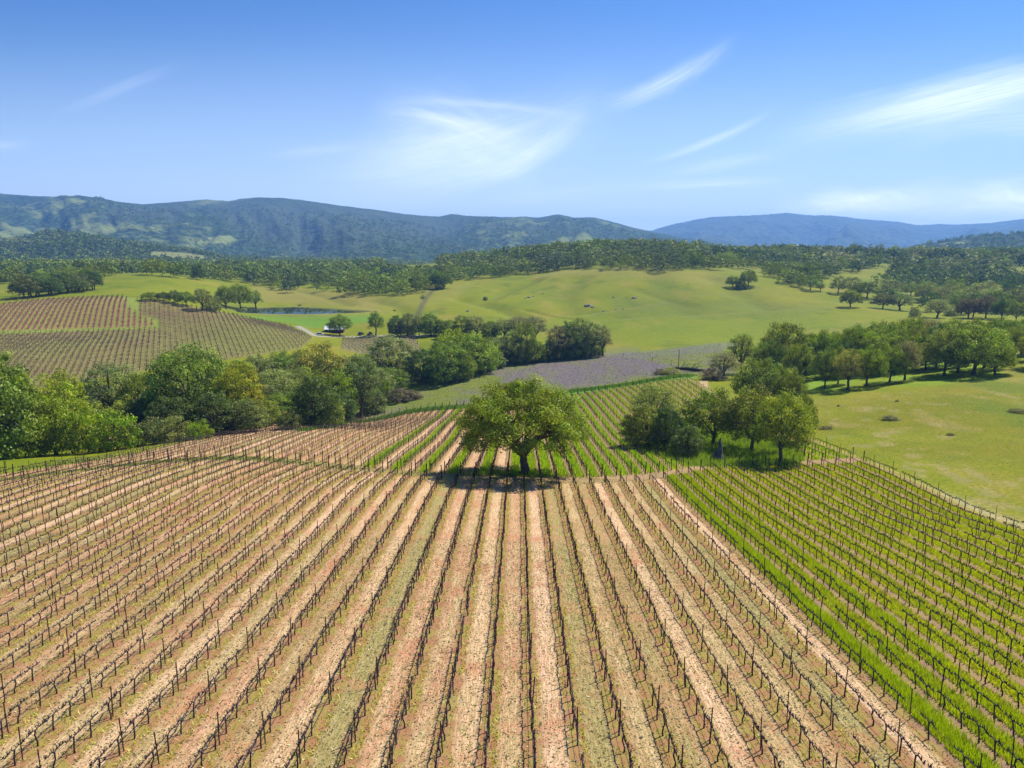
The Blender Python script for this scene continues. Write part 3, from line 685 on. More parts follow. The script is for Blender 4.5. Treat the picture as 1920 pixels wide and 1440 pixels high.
# ------------------------------------------------------------------ trees
OAK = (0.150, 0.178, 0.018); YEL = (0.235, 0.245, 0.012); BRI = (0.160, 0.210, 0.012); MID = (0.138, 0.178, 0.020); DRK = (0.070, 0.105, 0.024)
GRY = (0.19, 0.205, 0.065); BAR = (0.18, 0.165, 0.08); SGE = (0.125, 0.15, 0.045); BRN = (0.12, 0.10, 0.065)
PROTO = {
 'oak': [tree_meshes('oak', 100 + i, H=12, Rr=7.6, nclump=84, leaves=14000, leaf=0.35, flat=0.45, clump_r=0.92) for i in range(4)],
 'tall': [tree_meshes('tall_tree', 200 + i, H=16, Rr=6.2, nclump=50, leaves=8000, leaf=0.42, flat=0.44, droop=0.1, trunk_h=0.22) for i in range(3)],
 'thin': [tree_meshes('thin_tree', 300 + i, H=14, Rr=6.0, nclump=56, leaves=7000, leaf=0.34, flat=0.42, droop=0.15, trunk_h=0.2, limbs=7) for i in range(2)],
 'shrub': [tree_meshes('shrub', 400 + i, H=5, Rr=3.6, nclump=30, leaves=4600, leaf=0.28, flat=0.5, droop=0.4, trunk_h=0.06, low=-0.95) for i in range(3)],
 'bush': [tree_meshes('full_tree', 600 + i, H=14, Rr=6.6, nclump=76, leaves=12000, leaf=0.42, flat=0.5, droop=0.25, trunk_h=0.12, low=-0.95) for i in range(4)],
 'mid': [tree_meshes('distant_oak', 500 + i, H=11, Rr=6.6, nclump=30, leaves=2100, leaf=0.62, flat=0.45, sides=4, limbs=5, tv=0.12, clump_r=1.0, nr=0.25) for i in range(4)],
}
TREES = []
def jit(c, a=0.10):
    k = 1 + rng.uniform(-a, a); return (c[0] * k * (1 + rng.uniform(-a, a)), c[1] * k, c[2] * k, 1.0)
def put_tree(name, kind, P_, h, w, color, label, cat='tree', group=None, rot=None, wide=None):
    mb, mc = PROTO[kind][rng.integers(len(PROTO[kind]))]
    H0 = {'oak': 12, 'tall': 16, 'thin': 14, 'bush': 14, 'shrub': 5, 'mid': 11}[kind] * 1.03; W0 = {'oak': 17.0, 'tall': 14.5, 'thin': 14.0, 'bush': 15.2, 'shrub': 8.4, 'mid': 15.2}[kind]
    root = link(name, None, None, loc=P_, label=label, cat=cat, group=group)
    root.rotation_euler = (0, 0, rng.uniform(0, 6.28) if rot is None else rot)
    root.scale = (w / W0, w / W0, h / H0)
    a = link('trunk', mb, None, root); b = link('crown', mc, None, root); b.color = jit(color)
    TREES.append((root, P_)); return root
def spot(px, py, Y=None):
    if Y is None: return hit(px, py)
    d = pdir(px, py); X = CAM[0] + d[0] * Y / d[1]; return np.array([X, Y, float(zq(X, Y))])
def T(kind, color, px, py, top, wpx, label, Y=None, name='oak_tree', cat='tree', group=None):
    P_ = spot(px, py, Y); _, by, w_ = proj(P_); by = float(by); w_ = float(w_)
    h = max(0.55, (by - top) / F * w_ / 0.95); w = wpx / F * w_
    return put_tree(name, kind, P_ - np.array([0, 0, 0.1]), h, w * 1.06, color, label, cat, group)

# the lone oak in the middle of the vineyard
HB, HC = tree_meshes('lone_oak', 4242, H=13.2, Rr=9.0, nclump=112, leaves=50000, leaf=0.25, flat=0.37, droop=0.55, trunk_h=0.17, zmin=0.31, tk=0.043, sides=8, limbs=8, open_=0.05, clump_r=0.95)
P0 = spot(980, 889); _, by0, w0 = proj(P0)
root = link('lone_oak', None, None, loc=P0 - np.array([-0.35, 0, 0.25]), label='big spreading oak standing alone among the vine rows at centre', cat='tree')
sc = ((float(by0) - 716) / F * float(w0) / 0.95) / 13.6
root.scale = (sc * 1.02, sc * 1.02, sc); root.rotation_euler = (0, 0, 2.2)
link('trunk', HB, None, root); b = link('crown', HC, None, root); b.color = (0.168, 0.208, 0.020, 1)

L = 'left tree belt'
T('bush', MID, 12, 868, 664, 150, 'tallest dark green tree at the left edge beside the vine rows', 138)
T('bush', YEL, 125, 850, 697, 100, 'yellow green tree rising above bushes near the left edge', 165)
T('shrub', BRI, 45, 850, 775, 90, 'bright green bushy tree in front of the dark tree at left edge', 140, 'bushy_tree')
T('bush', BRI, 105, 850, 742, 100, 'bright green low tree in front of the yellow green one', 146, 'bushy_tree')
T('shrub', BRI, 168, 850, 762, 95, 'vivid green bushy tree third along the left vineyard edge', 146, 'bushy_tree')
T('shrub', BRI, 222, 846, 770, 90, 'vivid green bushy tree fourth along the left vineyard edge', 146, 'bushy_tree')
T('thin', GRY, 215, 830, 683, 120, 'pale grey green tree between yellow green tree and big oak', 195, 'willow_tree')
T('bush', MID, 268, 830, 700, 85, 'mid green tree just left of the big limbed oak', 190)
T('oak', (0.15, 0.19, 0.03), 362, 815, 652, 175, 'largest tree of the left belt, open crown with dark limbs showing', 180)
T('bush', YEL, 452, 815, 682, 100, 'brightest yellow green tree, right of the big limbed oak', 174)
T('bush', DRK, 322, 825, 742, 100, 'dark green tree under the big limbed oak', 162)
T('bush', DRK, 405, 820, 736, 105, 'dark green tree below the brightest yellow green tree', 162)
T('shrub', SGE, 288, 835, 786, 66, 'grey green shrub at vineyard edge under the dark tree', 150, 'edge_shrub', 'shrub')
T('shrub', GRY, 330, 830, 778, 62, 'pale round shrub at vineyard edge left of centre belt', 151, 'edge_shrub', 'shrub')
T('shrub', BRI, 374, 828, 788, 52, 'green shrub at vineyard edge below the big limbed oak', 152, 'edge_shrub', 'shrub')
T('shrub', SGE, 250, 838, 792, 50, 'small grey green shrub between bright bushes and pale shrub', 148, 'edge_shrub', 'shrub')
T('bush', SGE, 470, 812, 748, 75, 'grey green tree below the brightest yellow green tree', 164)
T('shrub', SGE, 542, 800, 768, 52, 'round grey shrub alone at the vineyard edge beside dark tree', 165, 'edge_shrub', 'shrub')
T('bush', DRK, 590, 800, 704, 92, 'dark blue green tree right of the round grey shrub', 172)
T('thin', GRY, 522, 800, 692, 92, 'pale grey green tree behind the round grey shrub', 205, 'willow_tree')
T('thin', SGE, 560, 800, 690, 66, 'grey green slender tree behind the dark blue green tree', 215, 'willow_tree')
T('bush', (0.19, 0.19, 0.03), 606, 780, 645, 120, 'broad olive tree overlapping the lower far vineyard corner', 255)
T('bush', BRI, 640, 790, 692, 80, 'bright green tree between the olive tree and tall bare trunk', 225)
T('tall', SGE, 678, 783, 668, 80, 'grey olive tree with tall bare trunk at the meadow edge')
T('bush', GRY, 732, 720, 632, 100, 'pale half leafed tree rising behind the tall bare trunk tree', 300, 'willow_tree')
T('bush', GRY, 706, 760, 688, 70, 'grey green tree right of the tall bare trunk tree', 262, 'willow_tree')
T('shrub', BRI, 722, 748, 712, 34, 'light green bush low behind the tall bare trunk tree', 258, 'edge_shrub', 'shrub')
T('shrub', BRN, 752, 752, 728, 60, 'dark bramble thicket at the tip of the meadow', None, 'bramble_thicket', 'shrub')
T('shrub', BRN, 775, 748, 734, 44, 'low purple brown bramble patch right of the thicket', None, 'bramble_thicket', 'shrub')
T('bush', MID, 566, 690, 655, 60, 'green tree at the foot of the far vineyard', 300)
T('thin', GRY, 520, 720, 668, 60, 'pale tree between big limbed oak and olive tree', 270, 'willow_tree')
for i, (x, Yd, tp, w, c) in enumerate([(55,172,735,110,DRK),(150,180,745,110,MID),(190,172,770,90,DRK),(240,176,750,100,MID),(290,178,735,110,DRK),(345,172,765,100,DRK),(390,182,745,110,MID),(430,172,765,90,DRK),(480,178,742,90,MID),(500,190,720,80,SGE),(535,186,735,80,MID),(565,190,728,80,DRK),(615,188,735,70,MID),(645,215,735,60,DRK),(310,215,705,110,MID),(420,215,700,110,SGE),(170,215,715,110,MID),(700,240,730,60,SGE),(735,275,690,70,MID),(660,262,700,70,SGE),(575,235,690,90,MID),(20,190,720,120,DRK),(490,262,664,80,GRY),(535,270,660,80,MID),(580,262,662,90,SGE),(455,250,675,80,MID),(650,290,668,70,GRY),(690,290,665,60,MID)]):
    T('bush', c, x, 810, tp, w, 'dark leafy tree filling the left belt behind the front trees', Yd, 'belt_tree', 'tree', 'filler trees of the left belt')
for i, (x, y, tp, w, c) in enumerate([(945,683,650,50,DRK),(975,680,648,50,MID),(1005,677,650,50,DRK),(1055,672,645,50,MID),(1085,668,640,50,SGE),(1115,664,640,44,MID),(930,690,660,40,SGE),(815,712,680,50,DRK),(905,694,668,40,DRK)]):
    T('bush', c, x, y, tp, w, 'low dark tree filling the foot of the hedgerow', None, 'hedgerow_tree', 'tree', 'low trees at the foot of the hedgerow')
# middle cluster
T('bush', DRK, 795, 716, 655, 78, 'dark green tree at left end of the middle tree cluster')
T('bush', MID, 835, 718, 640, 84, 'tall green tree second from left in the middle cluster')
T('bush', BRI, 852, 700, 618, 92, 'bright green tallest crown of the middle cluster', 310)
T('bush', MID, 868, 712, 655, 52, 'narrow green tree in front of the bright tallest crown')
T('bush', (0.17, 0.23, 0.03), 892, 700, 628, 84, 'light green broad tree right of the bright tallest crown')
T('bush', BRI, 915, 694, 640, 52, 'light green tree at the right end of the middle cluster')
for i, (x, tp, w, k, c, lab) in enumerate([
    (938, 632, 48, 'thin', GRY, 'pale green tree first in the hedgerow right of the middle cluster'), (962, 622, 50, 'bush', GRY, 'grey green tree second in the hedgerow behind the lilac meadow'),
    (985, 606, 52, 'bush', MID, 'green tree third in the hedgerow behind the lilac meadow'), (1008, 640, 40, 'bush', MID, 'short dark tree in the hedgerow behind the lilac meadow'),
    (1030, 640, 34, 'bush', DRK, 'darkest small tree in the hedgerow behind the lilac meadow'), (1043, 612, 56, 'thin', BAR, 'brownish thin crowned tree in middle of the hedgerow'),
    (1066, 602, 56, 'bush', (0.13, 0.175, 0.045), 'tall green tree right of the brownish thin crown'), (1088, 598, 46, 'bush', GRY, 'tall grey green tree near the hedgerow right end'),
    (1108, 606, 60, 'thin', GRY, 'willow with thin twigs near the hedgerow right end'), (1130, 612, 46, 'thin', BAR, 'last willow at the right end of the hedgerow')]):
    T(k, c, x, 684 - i * 1.9, tp, w, lab, None, 'hedgerow_tree')
for x, tp, w, k, c, lab in [(845, 600, 46, 'bush', MID, 'round green tree behind the middle cluster, leftmost of the back row'), (868, 592, 44, 'bush', MID, 'tall green tree in the back row behind the middle cluster'),
    (893, 592, 48, 'thin', GRY, 'pale grey tree in the back row behind the hedgerow'), (918, 602, 44, 'bush', MID, 'green tree in the back row above the hedgerow start'),
    (945, 598, 48, 'thin', GRY, 'pale tree in the back row above the grey green hedgerow trees'), (972, 594, 52, 'thin', BAR, 'buff half bare tree in the back row above the hedgerow'),
    (1003, 594, 50, 'thin', BAR, 'buff half bare tree rightmost of the back row')]:
    T(k, c, x, 640, tp, w, lab, 395, 'hedgerow_tree')
# by the cabin and the track
T('oak', MID, 637, 630, 591, 46, 'dark green oak shading the white roofed cabin')
for x, tp, w, k, c, lab in [(705, 586, 32, 'tall', MID, 'slim green tree right of the parked dark vehicles'), (742, 592, 36, 'bush', DRK, 'dark tree second along the farm track'),
    (764, 588, 44, 'bush', SGE, 'grey green tree third along the farm track'), (786, 590, 24, 'thin', GRY, 'slim pale tree fourth along the farm track'), (808, 587, 50, 'bush', MID, 'round topped green tree fifth along the farm track'),
    (830, 600, 40, 'bush', MID, 'low green tree at the end of the farm track')]:
    T(k, c, x, 629, tp, w, lab, None, 'track_tree')
# by the pond
for x, y, tp, w, k, c, lab in [(380, 582, 542, 38, 'thin', SGE, 'thin grey tree left in the clump by the pond'), (401, 584, 553, 36, 'shrub', GRY, 'round silver grey tree low in front of the pond clump'),
    (424, 579, 538, 44, 'oak', MID, 'green oak in the middle of the pond clump'), (451, 579, 534, 46, 'oak', MID, 'tallest green oak of the clump by the pond'), (480, 578, 546, 34, 'thin', MID, 'open green tree right in the pond clump, over the water'),
    (283, 562, 548, 36, 'oak', MID, 'low green oak left above the far vineyard corner'), (306, 564, 548, 26, 'oak', DRK, 'dark small oak above the far vineyard corner'),
    (328, 568, 545, 30, 'oak', SGE, 'grey green oak above the far vineyard edge'), (349, 573, 547, 32, 'oak', MID, 'green oak right above the far vineyard edge')]:
    T(k, c, x, y, tp, w, lab, None, 'pond_oak')
# clump at the right end of the near vines
T('bush', (0.165, 0.18, 0.032), 1210, 838, 757, 92, 'light olive tree at left of the clump inside the vines')
T('thin', (0.175, 0.195, 0.035), 1225, 790, 722, 90, 'thin topped oak behind the light olive tree', 168)
T('bush', DRK, 1248, 846, 762, 66, 'dark shady bush between light olive tree and first oak')
T('shrub', (0.10, 0.10, 0.09), 1262, 838, 772, 48, 'greyish mossy bush in the clump inside the vines', 148)
T('bush', DRK, 1288, 856, 798, 66, 'dark low thicket left of the weathered stump')
T('oak', OAK, 1337, 834, 734, 128, 'first big oak of the clump, trunk left of the weathered stump')
T('oak', (0.155, 0.185, 0.026), 1409, 846, 728, 122, 'middle big oak of the clump, trunk right of the stump')
T('oak', (0.19, 0.20, 0.022), 1463, 866, 738, 122, 'rightmost big oak of the clump with low yellow green boughs')
T('oak', MID, 1500, 838, 742, 62, 'green oak reaching out over the meadow behind the clump', 138)
T('oak', (0.12, 0.165, 0.024), 1425, 765, 672, 100, 'dark dome shaped oak between the clump and the grove')
T('oak', MID, 1480, 768, 694, 58, 'small green oak at the right foot of the dome shaped oak')
T('thin', MID, 1388, 715, 628, 58, 'leaning open oak at the left end of the right grove', 262)
T('thin', BAR, 1356, 722, 662, 64, 'grey half bare tree by the end of the dirt track', 245)
T('shrub', BRN, 1335, 716, 692, 50, 'brown brush by the end of the dirt track', 240, 'edge_shrub', 'shrub')
T('shrub', (0.19, 0.20, 0.03), 1258, 702, 688, 34, 'yellow green bush beside the fallen tree', None, 'edge_shrub', 'shrub')
T('shrub', BRN, 1238, 702, 691, 26, 'brown bramble beside the yellow green bush', None, 'edge_shrub', 'shrub')
G = [(1470, 705, 606, 100, 'oak', OAK, 'grey brown topped oak at the left back of the right grove'), (1440, 712, 640, 66, 'oak', MID, 'green oak at the left front of the right grove'),
 (1498, 714, 645, 62, 'oak', OAK, 'oak with short visible trunk, first in front row of grove'), (1546, 729, 655, 58, 'oak', (0.13, 0.17, 0.03), 'oak second in the front row of the right grove'),
 (1571, 720, 652, 50, 'oak', OAK, 'oak third in the front row of the right grove'), (1590, 731, 658, 58, 'thin', (0.19, 0.19, 0.05), 'brownish topped oak in the middle of the front row'),
 (1624, 724, 652, 72, 'oak', BRI, 'bright green oak in the middle of the grove front row'), (1668, 716, 650, 64, 'oak', BRI, 'bright green oak right of the grove middle'),
 (1696, 713, 640, 52, 'thin', BAR, 'silvery half bare tree in the front of the right grove'), (1540, 705, 622, 76, 'oak', MID, 'green oak behind the second front oak of the grove'),
 (1592, 700, 618, 80, 'oak', OAK, 'golden green oak at the back of the grove middle'), (1640, 700, 622, 84, 'oak', (0.20, 0.24, 0.02), 'yellow green high crown behind the bright front oaks'),
 (1698, 680, 598, 76, 'oak', MID, 'green oak at the back right of the grove middle'), (1742, 676, 600, 70, 'thin', BAR, 'brown bare crowned tree at the back of the grove'),
 (1770, 704, 618, 84, 'oak', (0.17, 0.18, 0.04), 'olive oak with leaning trunk, left of the biggest grove tree'), (1796, 699, 608, 90, 'oak', (0.165, 0.19, 0.03), 'tall oak behind the biggest grove tree'),
 (1826, 703, 612, 122, 'oak', (0.185, 0.215, 0.022), 'biggest oak of the right grove with wide drooping boughs'), (1865, 702, 650, 70, 'oak', BRI, 'low green oak at the grove right tip'),
 (1880, 668, 598, 66, 'oak', OAK, 'oak behind the grove right tip'), (1915, 664, 602, 66, 'oak', MID, 'green oak at the right photo edge behind the grove'), (1670, 690, 606, 66, 'oak', OAK, 'oak rounding the back of the grove near its middle'),
 (1510, 700, 628, 70, 'oak', (0.14, 0.18, 0.03), 'oak between the left back and second front oaks of the grove'), (1960, 690, 610, 90, 'oak', OAK, 'oak just cut by the right photo edge beside the grove')]
for i, (x, y, tp, w, c) in enumerate([(1455,700,622,70,MID),(1520,695,632,66,DRK),(1555,693,626,70,MID),(1578,706,640,50,DRK),(1618,696,628,66,MID),(1655,698,634,60,OAK),(1680,696,622,70,MID),(1715,690,616,60,OAK),(1735,694,626,60,MID),(1755,690,610,70,DRK),(1785,684,602,80,OAK),(1845,690,612,80,MID),(1640,682,606,70,MID),(1600,684,612,60,OAK),(1855,672,602,60,MID),(1820,674,600,60,OAK),(1900,676,612,60,MID),(1720,668,598,60,DRK)]):
    T('oak', c, x, y, tp, w, 'oak standing deep inside the right grove', None, 'grove_oak', 'tree', 'inner oaks of the right grove')
for x, y, tp, w, k, c, lab in G: T(k, c, x, y, tp, w, lab, None, 'grove_oak')
for x, y, tp, w, k, c, nm, lab in [(1594, 576, 545, 44, 'oak', OAK, 'oak_tree', 'single oak standing clear on the far green slope'), (1655, 579, 550, 42, 'oak', (0.13, 0.15, 0.05), 'oak_tree', 'left oak of the pair at the wood edge'),
 (1687, 582, 552, 46, 'thin', SGE, 'oak_tree', 'right thin oak of the pair at the wood edge'), (1714, 594, 575, 24, 'shrub', SGE, 'willow_shrub', 'small grey round shrub at the meadow far edge'),
 (1757, 596, 562, 46, 'thin', GRY, 'willow_tree', 'silver grey willow at the far meadow edge'), (1783, 592, 572, 24, 'shrub', GRY, 'willow_shrub', 'small silver shrub right of the silver willow'),
 (1538, 546, 530, 17, 'thin', MID, 'oak_tree', 'tiny lone oak on the slope between two woods'), (1403, 537, 507, 36, 'oak', MID, 'oak_tree', 'dark oak of the pair standing in the hill gap'),
 (1374, 539, 518, 28, 'oak', (0.16, 0.19, 0.03), 'oak_tree', 'lower light oak of the pair in the hill gap'), (1388, 540, 523, 24, 'shrub', MID, 'oak_tree', 'low round oak between the pair in the hill gap'),
 (1815, 597, 560, 44, 'oak', (0.10, 0.085, 0.05), 'oak_tree', 'brown topped oak at the lower edge of the right wood'), (1848, 597, 556, 46, 'oak', BRN, 'oak_tree', 'brown oak second along the lower edge of the right wood'),
 (1878, 600, 562, 40, 'oak', DRK, 'oak_tree', 'dark oak third along the lower edge of the right wood'), (1905, 603, 566, 40, 'oak', MID, 'oak_tree', 'green oak at the right photo edge below the wood'),
 (910, 563, 556, 10, 'shrub', DRK, 'hill_shrub', 'small dark bush in the hill gully'), (817, 541, 508, 22, 'oak', MID, 'oak_tree', 'tall green oak at the head of the dark ditch'), (832, 541, 510, 34, 'oak', MID, 'oak_tree', 'round oak right of the ditch head'),
 (826, 543, 524, 20, 'shrub', DRK, 'oak_tree', 'low dark oak in front of the ditch head'), (793, 560, 553, 10, 'shrub', MID, 'hill_shrub', 'small bush beside the dark ditch')]:
    T(k, c, x, y, tp, w, lab, None, nm)
for x, y, w, lab in [(1550, 804, 28, 'low dark scrub patch on the right meadow near the clump'), (1669, 787, 36, 'long dark scrub patch in the middle of the right meadow'), (1908, 773, 34, 'dark scrub patch at the right photo edge on the meadow'),
                     (1572, 762, 7, 'tiny tuft on the right meadow near the grove shade'), (1782, 816, 16, 'small scrub patch low on the right meadow'), (1682, 753, 8, 'small tuft on the upper right meadow'),
                     (740, 583, 8, 'small bush at the right end of the pond'), (562, 573, 8, 'small bush on the far bank of the pond')]:
    r_ = T('shrub', (0.13, 0.13, 0.05), x, y, y - w * 0.2 - 1, w, lab, None, 'scrub_patch', 'shrub')

# woods of the hills: every tree placed on the slope, nearest ones as things
WOODS = [
 ('hilltop wood', [(826,543),(835,527),(900,524),(955,520),(1010,513),(1065,505),(1100,505),(1280,512),(1335,521),(1340,420),(820,420)], 14.0, 'round oak in the wood along the hilltop behind the grass slope', (OAK, MID, SGE)),
 ('hilltop wood', [(1335,524),(1352,513),(1420,516),(1470,533),(1520,548),(1532,532),(1530,420),(1335,420)], 13.5, 'oak in the wood over the gap right of the grass hill', (MID, OAK, DRK, SGE)),
 ('right wood', [(1530,526),(1570,516),(1620,509),(1660,512),(1668,530),(1560,553),(1600,556),(1680,572),(1760,590),(1840,598),(1925,602),(2250,606),(2250,420),(1530,420)], 15.0, 'oak in the dense wood covering the slope at right', (MID, OAK, DRK, SGE, MID, DRK, GRY)),
 ('left hill wood', [(-220,545),(-100,540),(0,536),(45,531),(47,480),(-220,480)], 9.5, 'dark green oak at the left edge in front of the far house', (MID, DRK, OAK)),
 ('left hill wood', [(34,562),(95,557),(178,545),(176,520),(120,520),(100,537),(60,548),(34,555)], 7.5, 'oak in the diagonal clump above the striped far vineyard', (MID, DRK, SGE)),
 ('left hill wood', [(95,532),(175,540),(225,535),(258,526),(262,517),(305,516),(330,522),(430,530),(440,524),(420,478),(60,478),(60,520)], 13.0, 'oak in the wood along the crest left of the pond', (MID, DRK, MID, OAK)),
 ('valley wood', [(480,531),(510,548),(560,553),(640,556),(700,558),(760,554),(810,546),(812,520),(720,510),(700,480),(430,480),(440,524)], 13.5, 'oak in the wood beyond the pond', (MID, OAK, MID, SGE, DRK)),
]
def ring_scatter(poly, sp, y0, y1, x0=-1500, x1=1500):
    out = []
    nx = int((x1 - x0) / sp); ny = int((y1 - y0) / sp)
    gx_, gy_ = np.meshgrid(np.arange(nx), np.arange(ny))
    X = x0 + (gx_ + 0.5 + rng.uniform(-.42, .42, gx_.shape)) * sp; Y = y0 + (gy_ + 0.5 + rng.uniform(-.42, .42, gx_.shape)) * sp
    X = X.ravel(); Y = Y.ravel(); k = np.abs(X / Y) < 0.95; X, Y = X[k], Y[k]
    Z = zq(X, Y); qx, qy, qw = proj(np.stack([X, Y, Z], -1)); k = poly_mask(qx, qy, poly, 0.4) > 0.5
    # a thinning of the woods leaves little clearings
    k &= (fbm(X / 42, Y / 70, 3, 66) > -0.15) | (rng.uniform(size=X.size) < 0.15)
    return np.stack([X, Y, Z], -1)[k], qx[k], qy[k], qw[k]
cand = []
for zone, poly, sp_, lab, cols in WOODS:
    P_, qx, qy, qw = ring_scatter(poly, sp_, 420, 1680)
    for i in range(len(P_)):
        cand.append((qw[i], P_[i], qx[i], zone, lab, cols))
# hide test: is the crown above the ground in front of it?
def visible(P_, h):
    top = P_ + np.array([0, 0, h]); d = top - CAM; s = np.linspace(0.25, 0.985, 60)[:, None]; q = CAM + d * s
    return bool(np.all(q[:, 2] > zq(q[:, 0], q[:, 1]) - 0.5))
cand.sort(key=lambda c: c[0])
n_named = len(TREES); want = 300 - n_named - 4
mass = []; made = 0
for w_, P_, qx, zone, lab, cols in cand:
    h = rng.uniform(9, 15.0); wd = rng.uniform(12.5, 21.0); nn = float(fbm(P_[0] / 45, P_[1] / 70, 3, 88)) * 1.6 + .5 + rng.normal() * .22; c = sorted(cols, key=lambda q: q[1])[int(np.clip(nn, 0, .999) * len(cols))]; kq = rng.uniform(0.6, 1.12); c = tuple(q * kq for q in c)
    inframe = -10 < qx < 1930
    if not visible(P_, h): continue
    if inframe and made < want:
        o = put_tree('woodland_oak', 'mid', P_, h, wd, c, lab, 'tree', zone); made += 1
    else: mass.append((P_, h, wd, c))
print('trees', len(TREES), 'mass', len(mass))

# the far woods as one body of leaves
def mass_templates(n_, nl, leaf, ncl, seed):
    out = []
    for i in range(n_):
        b_, (v, f, tone) = tree_geo(seed + i, H=11, Rr=6.2, nclump=ncl, leaves=nl, leaf=leaf, flat=0.47, sides=3, limbs=3, tv=0.08, clump_r=1.1, low=-0.6, nr=0.15)
        out.append((v.reshape(-1, 4, 3) / np.array([6.9, 6.9, 11.3]), tone))
    return out
def merge_mass(name, items, temps, label, group=None, kind='stuff', cat=None):
    Vs, Ts = [], []
    for P_, h, wd, c in items:
        v, tone = temps[rng.integers(len(temps))]; a = rng.uniform(0, 6.28); ca, sa = math.cos(a), math.sin(a)
        x = (v[..., 0] * ca - v[..., 1] * sa) * wd * 0.5 + P_[0]; y = (v[..., 0] * sa + v[..., 1] * ca) * wd * 0.5 + P_[1]; z = v[..., 2] * h + P_[2]
        Vs.append(np.stack([x, y, z], -1)); k = rng.uniform(0.8, 1.2)
        Ts.append(tone * np.array(c)[None, :3] * k)
    V_ = np.concatenate(Vs).reshape(-1, 3); T_ = np.concatenate(Ts)
    me = mesh_np(name, V_, np.arange(len(V_)).reshape(-1, 4)); attr(me, 'tone', T_, 'FLOAT_COLOR', 'FACE')
    return link(name, me, M_MASS, label=label, cat=cat, kind=kind)
near_m = [m for m in mass if m[0][1] < 800]; far_m = [m for m in mass if m[0][1] >= 800]
tA = mass_templates(4, 420, 1.15, 16, 700); tB = mass_templates(4, 150, 2.0, 10, 750)
if near_m: merge_mass('hill_woodland', near_m, tA, 'dense oak wood spreading over the middle distance hills')
if far_m: merge_mass('far_woodland', far_m, tB, 'oak wood on the far crests and valley below the mountains')
# trees on the foothills and the valley beyond
tC = mass_templates(4, 34, 4.2, 6, 800)
hill_items = []
for nm, dens, cols in (('foothills', 4200, (MID, DRK, SGE)), ('wooded_ridge', 1700, (DRK, MID)), ('valley_hills', 2200, (MID, SGE, OAK)), ('mountains', 5200, (DRK, SGE, MID))):
    u, Yv, Zv, op = RANGES[nm]
    k = 0
    n_ = dens * 3
    uu = rng.uniform(-0.85, 0.85, n_); yy = rng.uniform(Yv[0], Yv[0] + (Yv[-1] - Yv[0]) * (0.62 if nm != 'mountains' else 0.45), n_)
    ok = (uu > u[0]) & (uu < u[-1]); uu, yy = uu[ok], yy[ok]
    z = bil(Zv, uu, yy, u[0], u[-1], Yv[0], Yv[-1]); o_ = bil(op, uu, yy, u[0], u[-1], Yv[0], Yv[-1])
    keep = (o_ + rng.uniform(-.25, .25, len(o_)) < 0.5)
    for x_, y_, z_ in list(zip(uu[keep] * yy[keep], yy[keep], z[keep]))[:dens]:
        hh = rng.uniform(7, 13); hill_items.append((np.array([x_, y_, z_ - 1]), hh, rng.uniform(9, 16), cols[rng.integers(len(cols))]))
merge_mass('mountain_woodland', hill_items, tC, 'scattered trees over the foothills and lower mountain slopes')

# ------------------------------------------------------------------ vines, posts, wires
def vine_geo(seed, spurs=True, sides=5):
    g = np.random.default_rng(seed); bx_ = g.uniform(-.07, .07); by_ = g.uniform(-.08, .08); hh = g.uniform(0.86, 0.98)
    tr = tube([(bx_ * .6, by_, -.12), (bx_, by_ * .6, .25), (bx_ * g.uniform(-1, 1), by_ * .3, .6), (0, 0, hh)], [.058, .045, .040, .048], sides)
    parts = []
    for s in (-1, 1):
        y = np.array([0, .2, .45, .74]); z = hh + np.array([-.03, g.uniform(.02, .09), g.uniform(-.01, .06), g.uniform(-.05, .02)]); x = g.uniform(-.035, .035, 4); x[0] = 0
        parts.append(tube(np.c_[x, s * y, z], [.040, .035, .030, .022], max(3, sides - 1)))
        if spurs:
            for k in range(11):
                q = g.uniform(.08, .73); zz = np.interp(q, y, z); L_ = g.uniform(.06, .26); dx = g.uniform(-.13, .13); dy = g.uniform(-.08, .08)
                parts.append(tube([(0, s * q, zz), (dx, s * q + dy, zz + L_)], [.026, .013], 3))
    return tr, merge(parts)
VT = []
for i in range(7):
    tr, co = vine_geo(900 + i); mt = mesh_np('vine_trunk', *tr, True); mc = mesh_np('vine_cordon', *co, True)
    mt.materials.append(M_VINE); mc.materials.append(M_VINE); VT.append((mt, mc, merge([tr, co])))
VF = [merge([tube([(0, 0, -.1), (0.03, 0, .45), (0, 0, .92)], [.06, .05, .055], 3), tube([(0, -.75, .93), (0, -.3, .97), (0, 0, .92), (0, .3, .97), (0, .75, .93)], [.04, .05, .055, .05, .04], 3)] +
      [tube([(0, q, .94), (g_, q + .02, 1.15)], [.022, .015], 3) for q, g_ in ((-.6, .05), (-.35, -.06), (.3, .05), (.58, -.05))]) for i in range(1)]
def post_geo(h, r, sides=4, end=False):
    parts = [tube([(0, 0, -.3), (0, 0, h)], [r, r], sides)]
    top = [(0, 0, h), (0, 0, h + 0.01)]; parts.append(tube(top, [r, r * .1], sides))
    if not end:
        for z in (0.55, 0.95, 1.35, 1.7): parts.append(tube([(-r * 1.3, 0, z), (r * 1.3, 0, z)], [.014, .014], 3))
    else: parts.append(tube([(0, 0, h - .05), (0, 0, h + .02)], [r * 1.25, r * 1.25], sides))
    return merge(parts)
PG = post_geo(1.92, .036); PE = post_geo(1.95, .075, 7, True)
MP = mesh_np('trellis_post', *PG); MP.materials.append(M_POST); ME_ = mesh_np('end_post', *PE, True); ME_.materials.append(plain('weathered_wood', (0.11, 0.075, 0.05), (0.06, 0.04, 0.03), 0.9, 6.0, 0.1, stretch=(1, 1, 0.2)))
vines, posts, ends = [], [], []
